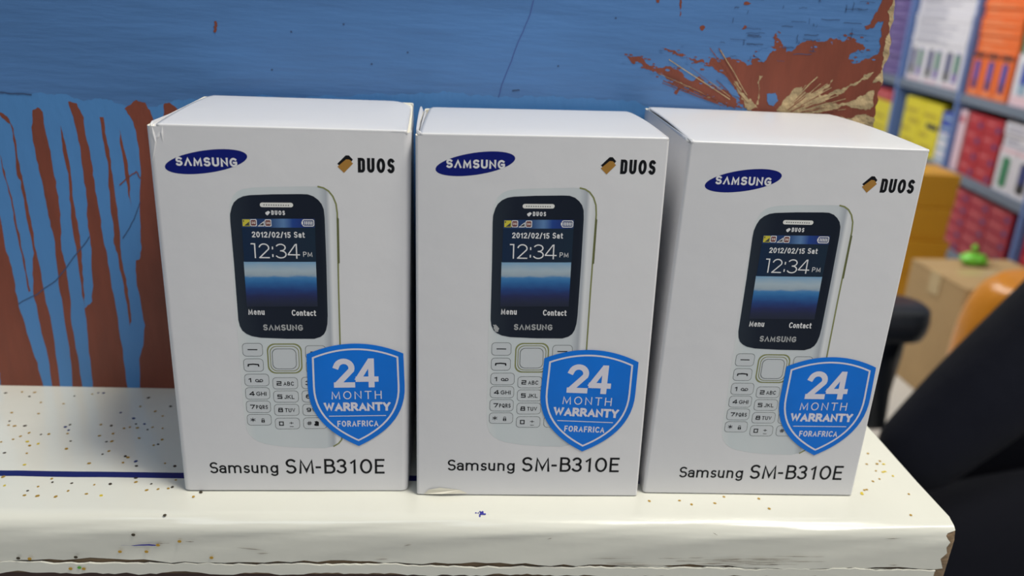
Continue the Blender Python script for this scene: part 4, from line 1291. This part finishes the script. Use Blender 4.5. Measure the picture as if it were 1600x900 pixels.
for k, nm in enumerate(('left', 'middle', 'right')):
    y = 2.94 - k * 0.097
    retail(y - 0.095, y, -0.10, 0.045, 0.2, 'r_orange', nm + ' of three upright orange boxes printed with a blue phone', 'upright orange phone boxes on the upper shelf',
           [(0.08, 0.92, 0.9, 1.0, 'r_black'), (0.1, 0.9, 0.05, 0.12, 'r_peach')], [(0.5, 0.036, 0.18, 0.84, 'r_navy', 'r_blue')])
stack(2.65, 2.94, 0.046, 0.25, 7, 0.2, 'r_orange', 'r_peach', 'orange phone box', 'lying on the upright orange boxes', 'flat orange boxes on the upper shelf')
for k, nm in enumerate(('left', 'right')):
    y = 2.63 - k * 0.125
    retail(y - 0.123, y, -0.10, 0.06, 0.2, 'r_white', nm + ' of two pale boxes with a blue phone right on the upper shelf', 'pale boxes at the right of the upper shelf',
           [(0.0, 1.0, 0.0, 0.2, 'r_pink')], [(0.5, 0.05, 0.22, 0.85, 'r_cyan', 'r_blue')])
stack(2.385, 2.63, 0.062, 0.22, 5, 0.2, 'r_green', 'r_white', 'green phone box', 'at the right end of the upper shelf', 'green boxes on the upper shelf')
# second row
retail(3.60, 3.84, -0.37, -0.215, 0.2, 'r_yellow', 'yellow carton below the red one at the left of the middle shelf', None, [(0.1, 0.7, 0.5, 0.6, 'r_ochre'), (0.15, 0.8, 0.2, 0.28, 'r_ochre')])
retail(3.60, 3.84, -0.214, -0.165, 0.2, 'r_red', 'flat red carton lying on the yellow carton at the left', None, [(0.1, 0.8, 0.3, 0.7, 'r_lightred')])
for k, nm in enumerate(('left', 'right')):
    y = 3.46 - k * 0.185
    retail(y - 0.183, y, -0.37, -0.165, 0.2, 'r_yellow', nm + ' of two yellow cartons with dark print on the middle shelf', 'yellow cartons on the middle shelf',
           [(0.1, 0.8, 0.72, 0.8, 'r_ochre'), (0.35, 0.95, 0.52, 0.62, 'r_black' if k else 'r_ochre'), (0.05, 0.5, 0.34, 0.42, 'r_ochre'), (0.2, 0.8, 0.12, 0.2, 'r_ochre')])
for k in range(5):
    retail(2.975, 3.085, -0.37 + k * 0.038, -0.37 + (k + 1) * 0.038 - 0.001, 0.2, 'r_white' if k < 3 else 'r_blue',
           ['lowest', 'second', 'third', 'fourth', 'topmost'][k] + ' small ' + ('white' if k < 3 else 'blue') + ' striped box beside the yellow cartons', 'small striped boxes on the middle shelf',
           [(0.1, 0.9, 0.3, 0.6, 'r_cyan')])
for k in range(4):
    for c, nm in enumerate(('left', 'right')):
        y = 2.87 - c * 0.125
        retail(y - 0.123, y, -0.37 + k * 0.054, -0.37 + (k + 1) * 0.054 - 0.001, 0.2, 'r_red',
               'red phone box in the %s column of the middle shelf, %s' % (nm, ['lowest', 'second up', 'third up', 'topmost'][k]), 'red boxes on the middle shelf',
               [(0.1, 0.6, 0.55, 0.75, 'r_lightred'), (0.7, 0.9, 0.2, 0.5, 'r_navy')])
retail(2.885, 2.942, -0.37, -0.155, 0.2, 'r_pink', 'narrow pale pink carton standing beside the red boxes', None, [(0.2, 0.8, 0.8, 0.9, 'r_lightred')])
for k, nm in enumerate(('left', 'right')):
    y = 2.605 - k * 0.115
    retail(y - 0.113, y, -0.37, -0.23, 0.2, 'r_white', nm + ' of two white boxes with coloured phones beside the red boxes', 'white boxes on the middle shelf',
           [(0.0, 1.0, 0.9, 1.0, 'r_pink')], [(0.5, 0.05, 0.12, 0.8, 'r_green' if k == 0 else 'r_black', 'r_green' if k == 0 else 'r_navy')])
stack(2.385, 2.605, -0.229, -0.15, 2, 0.2, 'r_white', 'r_text', 'white phone box', 'lying on the white boxes of the middle shelf', 'flat white boxes on the middle shelf')
# lower row
for k in range(5):
    for c, nm in enumerate(('left', 'middle', 'right')):
        y = 2.875 - c * 0.15
        retail(y - 0.148, y, -0.635 + k * 0.044, -0.635 + (k + 1) * 0.044 - 0.001, 0.2, 'r_crimson',
               'crimson phone box in the %s column of the lower shelf, %s' % (nm, ['lowest', 'second up', 'third up', 'fourth up', 'topmost'][k]), 'crimson boxes on the lower shelf',
               [(0.1, 0.65, 0.55, 0.75, 'r_lightred'), (0.72, 0.9, 0.2, 0.5, 'r_navy')])
for k in range(5):
    retail(2.18, 2.335, -0.635 + k * 0.044, -0.635 + (k + 1) * 0.044 - 0.001, 0.2, 'r_red', 'red box at the right end of the lower shelf, %s' % ['lowest', 'second up', 'third up', 'fourth up', 'topmost'][k],
           'red boxes at the right end of the lower shelf', [(0.1, 0.7, 0.4, 0.7, 'r_lightred')])
retail(2.88, 2.94, -0.635, -0.52, 0.2, 'r_black', 'small black carton beside the crimson boxes', None, [(0.2, 0.8, 0.7, 0.85, 'r_text')])

# mustard cartons piled on the floor in front of the shelving
zz = -0.85
for k in range(5):
    h = 0.108
    o = empty('mustard_carton', (1.475 + rb_.uniform(-0.008, 0.008), 2.555 + rb_.uniform(-0.008, 0.008), zz), rb_.uniform(-0.05, 0.05) + SROT)
    mb = MB()
    mb.box(-0.085, 0.085, -0.09, 0.09, 0, h - 0.001)
    mb.build('carton_body', M['mustard'], o, bevel=0.003)
    mb = MB()
    mb.box(-0.0865, 0.0865, -0.0915, 0.0915, h - 0.03, h - 0.0005)
    mb.build('lid', M['mustard'], o, bevel=0.002)
    mb = MB()
    mb.box(-0.0858, -0.0850, -0.07, 0.06, 0.025, 0.05)
    mb.build('front_print', M['mustard_dark'], o)
    tag(o, 'mustard yellow carton in the floor pile by the shelving, ' + ['lowest', 'second up', 'third up', 'fourth up', 'topmost'][k], 'box', 'mustard cartons piled on the floor')
    zz += h

# ------------------------------------------------------------------ brown cardboard box on the floor
M['kraft'] = mat('brown_corrugated_card', (190, 158, 112), 0.8, noise=(12, 0.06, S1))
M['kraft_print'] = mat('brown_printed_mark', (132, 104, 72), 0.8)
M['tape'] = mat('clear_packing_tape', (204, 178, 130), 0.25)
o = empty('cardboard_box', (1.295, 1.925, -0.85), 0.05)
W, Dp, H = 0.30, 0.255, 0.35
mb = MB()
mb.box(0, W, 0, Dp, 0, H - 0.003)
mb.build('carton_body', M['kraft'], o, bevel=0.004)
for y0, y1, nm in ((-0.001, Dp / 2 - 0.001, 'front'), (Dp / 2 + 0.001, Dp + 0.001, 'rear')):
    mb = MB()
    mb.box(-0.001, W + 0.001, y0, y1, H - 0.003, H)
    mb.build('top_flap', M['kraft'], o, bevel=0.001)
mb = MB()
mb.box(-0.0025, W + 0.0025, Dp / 2 - 0.024, Dp / 2 + 0.024, H, H + 0.0006)
mb.box(-0.0028, -0.0012, Dp / 2 - 0.024, Dp / 2 + 0.024, H - 0.06, H)
mb.build('packing_tape', M['tape'], o)
mb = MB()
for k in range(3):
    mb.box(0.10 + 0.015 * k, 0.22, 0.175 + 0.02 * k, 0.183 + 0.02 * k, H + 0.0001, H + 0.0005)
mb.build('printed_mark', M['kraft_print'], o)
tag(o, 'brown taped cardboard box on the floor in front of the shelving', 'cardboard box')

# lime green crumpled bag on the cardboard box
def blob(name, loc, sx, sy, sz, amp, freq, m, seed, parent=None, top=1.0, nlat=18, nlon=28, box=0.55):
    rn = random.Random(seed)
    ph = [rn.uniform(0, 6.28) for _ in range(8)]
    rings = []
    for i in range(nlat + 1):
        th = PI * (0.02 + 0.96 * i / nlat)
        r = []
        for k in range(nlon):
            a = 2 * PI * k / nlon
            w = 1 + amp * (math.sin(freq * a + ph[0] + 2.2 * th) + 0.6 * math.sin(freq * 2 * a + ph[1] - 3 * th) + 0.5 * math.sin(5 * th + ph[2] + a))
            cz = -math.cos(th)
            sq = abs(math.sin(th)) ** box
            r.append((sx * sq * math.cos(a) * w * (1 - (1 - top) * (cz + 1) / 2), sy * sq * math.sin(a) * w * (1 - (1 - top) * (cz + 1) / 2), sz * (cz + 1) * (1 + amp * 0.5 * math.sin(2 * a + ph[3]) * (cz + 1) / 2)))
        rings.append(r)
    mb = MB()
    mb.loft(rings)
    ob = mb.build(name, m, parent, smooth=60)
    ob.location = loc
    return ob


o = empty('plastic_bag', (1.44, 2.14, -0.4998))
blob('bag_body', (0, 0, 0), 0.036, 0.026, 0.016, 0.10, 3, M['r_lime'], 3, o)
mb = MB()
mb.tube([(0.0, 0, 0.033), (0.004, 0.002, 0.043), (-0.006, 0.004, 0.052)], [0.006, 0.004, 0.009], 8)
mb.build('knot', M['r_lime'], o, smooth=60)
tag(o, 'small lime green plastic bag lying on the cardboard box', 'bag')

M['orange_plastic'] = mat('orange_plastic', (232, 148, 34), 0.28, noise=(14, 0.08, S1), bump=(26, 0.004, S1))
o = empty('plastic_sack', (1.208, 1.545, -0.85))
blob('sack_body', (0, 0, 0), 0.165, 0.115, 0.2535, 0.022, 3, M['orange_plastic'], 8, o, top=0.95, nlat=30, nlon=40, box=0.28)
mb = MB()
mb.tube([(-0.06, -0.02, 0.497), (-0.02, -0.03, 0.507), (0.03, -0.02, 0.508), (0.07, 0.0, 0.498)], [0.008, 0.013, 0.012, 0.007], 10)
mb.build('rolled_top', M['orange_plastic'], o, smooth=60)
tag(o, 'orange plastic sack standing in front of the cardboard box', 'sack')

# ------------------------------------------------------------------ black office chair
M['black_plastic'] = mat('black_plastic', (34, 37, 44), 0.35)
M['black_fabric'] = mat('black_fabric', (26, 27, 32), 0.85, bump=(400, 0.0008, S1))
M['chair_metal'] = mat('chair_metal', (70, 72, 78), 0.35, metal=0.8)
o = empty('office_chair', (0.385, 1.44, -0.85), 0.0)
tag(o, 'black office chair with padded armrests behind the shelf', 'chair')


def pad(name, x0, x1, y0, y1, z0, z1, m, r):
    b = MB()
    P = rrect(x0, y0, x1, y1, r, 6)
    lay = [(0.86, z0), (0.97, z0 + (z1 - z0) * 0.25), (1.0, z0 + (z1 - z0) * 0.6), (0.93, z1 - (z1 - z0) * 0.08), (0.8, z1)]
    cx, cy = (x0 + x1) / 2, (y0 + y1) / 2
    b.loft([[(cx + (p[0] - cx) * (1 - (1 - s) * 0.5 * min(1, (y1 - y0) / (x1 - x0) if x1 - x0 > y1 - y0 else 1)), cy + (p[1] - cy) * s, z) for p in P] for s, z in lay])
    return b.build(name, m, o, smooth=50)


pad('seat', -0.24, 0.20, -0.24, 0.24, 0.42, 0.50, M['black_fabric'], 0.08)
b = MB()
rings = []
for i in range(9):
    z = 0.52 + 0.55 * i / 8
    w = 0.21 + 0.03 * math.sin(PI * i / 8)
    x = -0.25 - 0.06 * (i / 8) + 0.03 * math.sin(PI * i / 8)
    rings.append([(x + 0.025 * math.cos(a) + 0.05 * (abs(math.sin(a)) ** 2), w * math.sin(a), z) for a in [2 * PI * k / 20 for k in range(20)]])
b.loft(rings)
b.build('backrest', M['black_fabric'], o, smooth=60)
for sy in (-1, 1):
    pad('armrest_pad', 0.02, 0.318, sy * 0.315 - 0.052, sy * 0.315 + 0.052, 0.555, 0.602, M['black_plastic'], 0.045)
    b = MB()
    b.tube([(0.27, sy * 0.315, 0.560), (0.27, sy * 0.315, 0.52), (0.275, sy * 0.31, 0.40), (0.22, sy * 0.28, 0.38), (0.08, sy * 0.15, 0.38)], [0.022, 0.022, 0.021, 0.018, 0.014], 10)
    b.build('armrest_post', M['black_plastic'], o, smooth=50)
b = MB()
b.box(-0.12, 0.12, -0.16, 0.16, 0.365, 0.42)
b.build('seat_mount', M['black_plastic'], o, bevel=0.006)
b = MB()
b.tube([(-0.16, 0, 0.40), (-0.30, 0, 0.42), (-0.30, 0, 0.62)], [0.02, 0.022, 0.02], 10)
b.build('back_bracket', M['black_plastic'], o, smooth=50)
b = MB()
b.tube([(0, 0, 0.10), (0, 0, 0.24), (0, 0, 0.24), (0, 0, 0.37)], [0.03, 0.03, 0.018, 0.018], 14)
b.build('gas_column', M['chair_metal'], o, smooth=40)
for k in range(5):
    a = 2 * PI * k / 5 + 0.4
    b = MB()
    b.tube([(0, 0, 0.11), (0.15 * math.cos(a), 0.15 * math.sin(a), 0.095), (0.27 * math.cos(a), 0.27 * math.sin(a), 0.072)], [0.028, 0.022, 0.016], 10)
    lg = b.build('base_leg', M['black_plastic'], o, smooth=50)
    b = MB()
    c, s = math.cos(a), math.sin(a)
    b.tube([(0.265 * c - 0.022 * -s, 0.265 * s - 0.022 * c, 0.028), (0.265 * c + 0.022 * -s, 0.265 * s + 0.022 * c, 0.028)], 0.028, 14)
    b.tube([(0.265 * c, 0.265 * s, 0.05), (0.265 * c, 0.265 * s, 0.075)], 0.008, 8)
    b.build('castor', M['black_plastic'], lg, smooth=50)

# ------------------------------------------------------------------ seated person in dark navy clothes
M['navy_cloth'] = mat('dark_navy_cloth', (9, 12, 25), 0.85, spec=0.25, noise=(7, 0.25, S1), bump=(9, 0.008, (1, 1, 1)))
M['navy_trousers'] = mat('navy_trousers', (9, 11, 21), 0.9, spec=0.2, bump=(9, 0.006, S1))
M['skin'] = mat('skin', (104, 72, 54), 0.5)
M['hair'] = mat('short_black_hair', (18, 16, 16), 0.8, bump=(300, 0.003, S1))
M['shoe'] = mat('black_shoe', (20, 20, 22), 0.4)


def skinned(name, verts, edges, m, parent, root_i=0, sub=2):
    me = bpy.data.meshes.new(name)
    me.from_pydata([v[:3] for v in verts], edges, [])
    ob = bpy.data.objects.new(name, me)
    C.objects.link(ob)
    md = ob.modifiers.new('skin', 'SKIN')
    md.use_smooth_shade = True
    md.branch_smoothing = 0.6
    sv = me.skin_vertices[0].data
    for i, v in enumerate(verts):
        r = v[3] if isinstance(v[3], tuple) else (v[3], v[3])
        sv[i].radius = r
        sv[i].use_root = (i == root_i)
    sb = ob.modifiers.new('sub', 'SUBSURF')
    sb.levels = sb.render_levels = sub
    bpy.context.view_layer.update()
    ev = ob.evaluated_get(bpy.context.evaluated_depsgraph_get())
    out = bpy.data.meshes.new_from_object(ev)
    bpy.data.objects.remove(ob)
    o2 = link(name, out, m, parent)
    for p in out.polygons:
        p.use_smooth = True
    return o2


# world-space joints (z measured from the shelf top; floor at -0.85)
PX, PY = 1.0, 0.90
person = empty('person', (PX, PY, -0.85))
tag(person, 'person in dark navy clothes seated at the right, one arm resting forward', 'person')


def wp(x, y, z):
    return (x - PX, y - PY, z + 0.85)


J = dict(pelvis=(1.00, 0.90, -0.40), waist=(0.96, 0.90, -0.20), chest=(0.89, 0.90, 0.04), neckb=(0.85, 0.90, 0.20), neck=(0.83, 0.90, 0.26), head0=(0.82, 0.90, 0.33), head1=(0.805, 0.90, 0.43),
         shR=(0.835, 0.76, 0.14), elR=(0.655, 0.785, -0.13), wrR=(0.490, 0.79, -0.345), palmR=(0.440, 0.79, -0.385),
         shL=(0.90, 1.04, 0.13), elL=(0.95, 1.07, -0.15), wrL=(0.84, 1.00, -0.27), palmL=(0.79, 0.98, -0.285),
         hipR=(0.98, 0.81, -0.42), knR=(0.46, 0.79, -0.475), anR=(0.50, 0.79, -0.77), toR=(0.36, 0.79, -0.815),
         hipL=(0.98, 0.99, -0.41), knL=(0.66, 0.95, -0.385), anL=(0.70, 0.96, -0.77), toL=(0.58, 0.96, -0.815))


def mid(a, b, f):
    return tuple(J[a][k] * (1 - f) + J[b][k] * f for k in range(3))


V, E = [], []


def add(p, r, par=None):
    V.append(wp(*p) + (r,))
    if par is not None:
        E.append((par, len(V) - 1))
    return len(V) - 1


# body: one continuous surface from head to hands and feet
pel = add(J['pelvis'], (0.10, 0.085))
wai = add(J['waist'], (0.10, 0.08), pel)
che = add(J['chest'], (0.115, 0.095), wai)
nb = add(J['neckb'], 0.062, che)
nk = add(J['neck'], 0.055, nb)
h0 = add(J['head0'], 0.078, nk)
hm = add((0.81, 0.90, 0.38), 0.104, h0)
h1 = add(J['head1'], 0.100, hm)
add((0.815, 0.90, 0.478), 0.07, h1)
for s in 'RL':
    a = add(mid('neckb', 'sh' + s, 0.55)[:2] + (0.105,), 0.055, che)
    a = add(J['sh' + s], 0.046, a)
    b_ = add(mid('sh' + s, 'el' + s, 0.5), 0.045, a)
    b_ = add(J['el' + s], 0.038, b_)
    b_ = add(mid('el' + s, 'wr' + s, 0.5), 0.036, b_)
    b_ = add(J['wr' + s], (0.026, 0.02), b_)
    pm = add(J['palm' + s], (0.038, 0.014), b_)
    px, py, pz = J['palm' + s]
    sg = 1 if s == 'R' else -1
    for f, ln in ((-0.03, 0.066), (-0.01, 0.078), (0.011, 0.072), (0.03, 0.056)):
        k0 = add((px - 0.036, py + f, pz + 0.002), 0.0095, pm)
        k1 = add((px - 0.036 - ln * 0.5, py + f * 1.1, pz - 0.004), 0.0085, k0)
        add((px - 0.036 - ln * 0.85, py + f * 1.1, pz - 0.022), 0.0075, k1)
    t0 = add((px + 0.012, py + sg * 0.036, pz - 0.006), 0.011, pm)
    t1 = add((px - 0.02, py + sg * 0.055, pz - 0.012), 0.010, t0)
    add((px - 0.046, py + sg * 0.056, pz - 0.018), 0.0085, t1)
    hp = add(J['hip' + s], 0.070, pel)
    b_ = add(mid('hip' + s, 'kn' + s, 0.5), 0.08, hp)
    b_ = add(J['kn' + s], 0.06, b_)
    b_ = add(mid('kn' + s, 'an' + s, 0.4), 0.056, b_)
    b_ = add(J['an' + s], 0.038, b_)
    add(J['to' + s], (0.035, 0.025), b_)
body = skinned('body', V, E, M['skin'], person)
# face on the head: nose, ears, eyes, mouth
mb = MB()
mb.tube([wp(0.728, 0.90, 0.412), wp(0.708, 0.90, 0.384), wp(0.702, 0.90, 0.372), wp(0.722, 0.90, 0.364)], [0.008, 0.012, 0.014, 0.010], 10)
mb.build('nose', M['skin'], person, smooth=60)
M['eye'] = mat('dark_brown_eye', (40, 30, 26), 0.2)
M['lip'] = mat('lips', (96, 54, 48), 0.4)
for sy in (-1, 1):
    blob('eye', wp(0.727, 0.90 + sy * 0.033, 0.404), 0.009, 0.014, 0.006, 0, 2, M['eye'], 2, person)
    mb = MB()
    mb.tube([wp(0.815, 0.90 + sy * 0.088, 0.418), wp(0.828, 0.90 + sy * 0.097, 0.395), wp(0.814, 0.90 + sy * 0.088, 0.362)], [0.010, 0.014, 0.009], 10)
    mb.build('ear', M['skin'], person, smooth=60)
mb = MB()
mb.tube([wp(0.738, 0.872, 0.338), wp(0.724, 0.90, 0.340), wp(0.738, 0.928, 0.338)], [0.004, 0.008, 0.004], 8)
mb.build('mouth', M['lip'], person, smooth=60)
V, E = [], []
a = add((0.795, 0.90, 0.482), 0.082)
b_ = add((0.835, 0.90, 0.470), 0.098, a)
b_ = add((0.862, 0.90, 0.43), 0.094, b_)
add((0.868, 0.90, 0.365), 0.062, b_)
skinned('hair', V, E, M['hair'], person)
# jacket
V, E = [], []
pel = add((0.985, 0.90, -0.36), (0.168, 0.155))
wai = add(J['waist'], (0.17, 0.14), pel)
che = add((0.895, 0.90, 0.03), (0.165, 0.13), wai)
nb = add((0.855, 0.90, 0.18), 0.10, che)
add((0.838, 0.90, 0.255), 0.076, nb)
for s in 'RL':
    a = add(mid('neckb', 'sh' + s, 0.55)[:2] + (0.110,), 0.096, che)
    a = add(J['sh' + s], 0.088, a)
    b_ = add(mid('sh' + s, 'el' + s, 0.5), 0.072, a)
    b_ = add(J['el' + s], 0.066, b_)
    b_ = add(mid('el' + s, 'wr' + s, 0.5), 0.060, b_)
    add(mid('el' + s, 'wr' + s, 0.96), 0.046, b_)
jk = skinned('jacket', V, E, M['navy_cloth'], person)
V, E = [], []
pel = add((0.99, 0.90, -0.40), (0.13, 0.11))
add((0.975, 0.90, -0.28), 0.13, pel)
for s in 'RL':
    hp = add(J['hip' + s], 0.120, pel)
    b_ = add(mid('hip' + s, 'kn' + s, 0.5), 0.108, hp)
    b_ = add(J['kn' + s], 0.09, b_)
    b_ = add(mid('kn' + s, 'an' + s, 0.4), 0.082, b_)
    add(mid('kn' + s, 'an' + s, 0.95), 0.07, b_)
skinned('trousers', V, E, M['navy_trousers'], person)
for s in 'RL':
    x, y, z = J['an' + s]
    mb = MB()
    rings = []
    for k in range(9):
        f = k / 8
        w = 0.036 + 0.012 * math.sin(PI * min(1, f * 1.1)) - (0.012 if k == 8 else 0)
        hgt = 0.075 * (1 - f) ** 1.3 + 0.038
        rings.append([(x + 0.06 - 0.27 * f - PX, y - PY + w * math.cos(t), 0.001 + hgt * 0.5 * (1 + math.sin(t))) for t in [2 * PI * i / 14 for i in range(14)]])
    mb.loft(rings)
    mb.build('shoe', M['shoe'], person, smooth=60)

# round stool under the person
o = empty('stool', (1.0, 0.90, -0.85))
b = MB()
b.loft([[(0.17 * s * math.cos(t), 0.17 * s * math.sin(t), z) for t in [2 * PI * i / 28 for i in range(28)]] for s, z in ((0.94, 0.28), (1, 0.29), (1, 0.303), (0.95, 0.312))])
b.build('seat', M['black_plastic'], o, smooth=40)
for k in range(4):
    a = PI / 4 + k * PI / 2
    b = MB()
    b.tube([(0.11 * math.cos(a), 0.11 * math.sin(a), 0.282), (0.17 * math.cos(a), 0.17 * math.sin(a), 0.0)], [0.016, 0.014], 10)
    b.build('leg', M['black_plastic'], o, smooth=50)
tag(o, 'low round black stool under the seated person', 'stool')
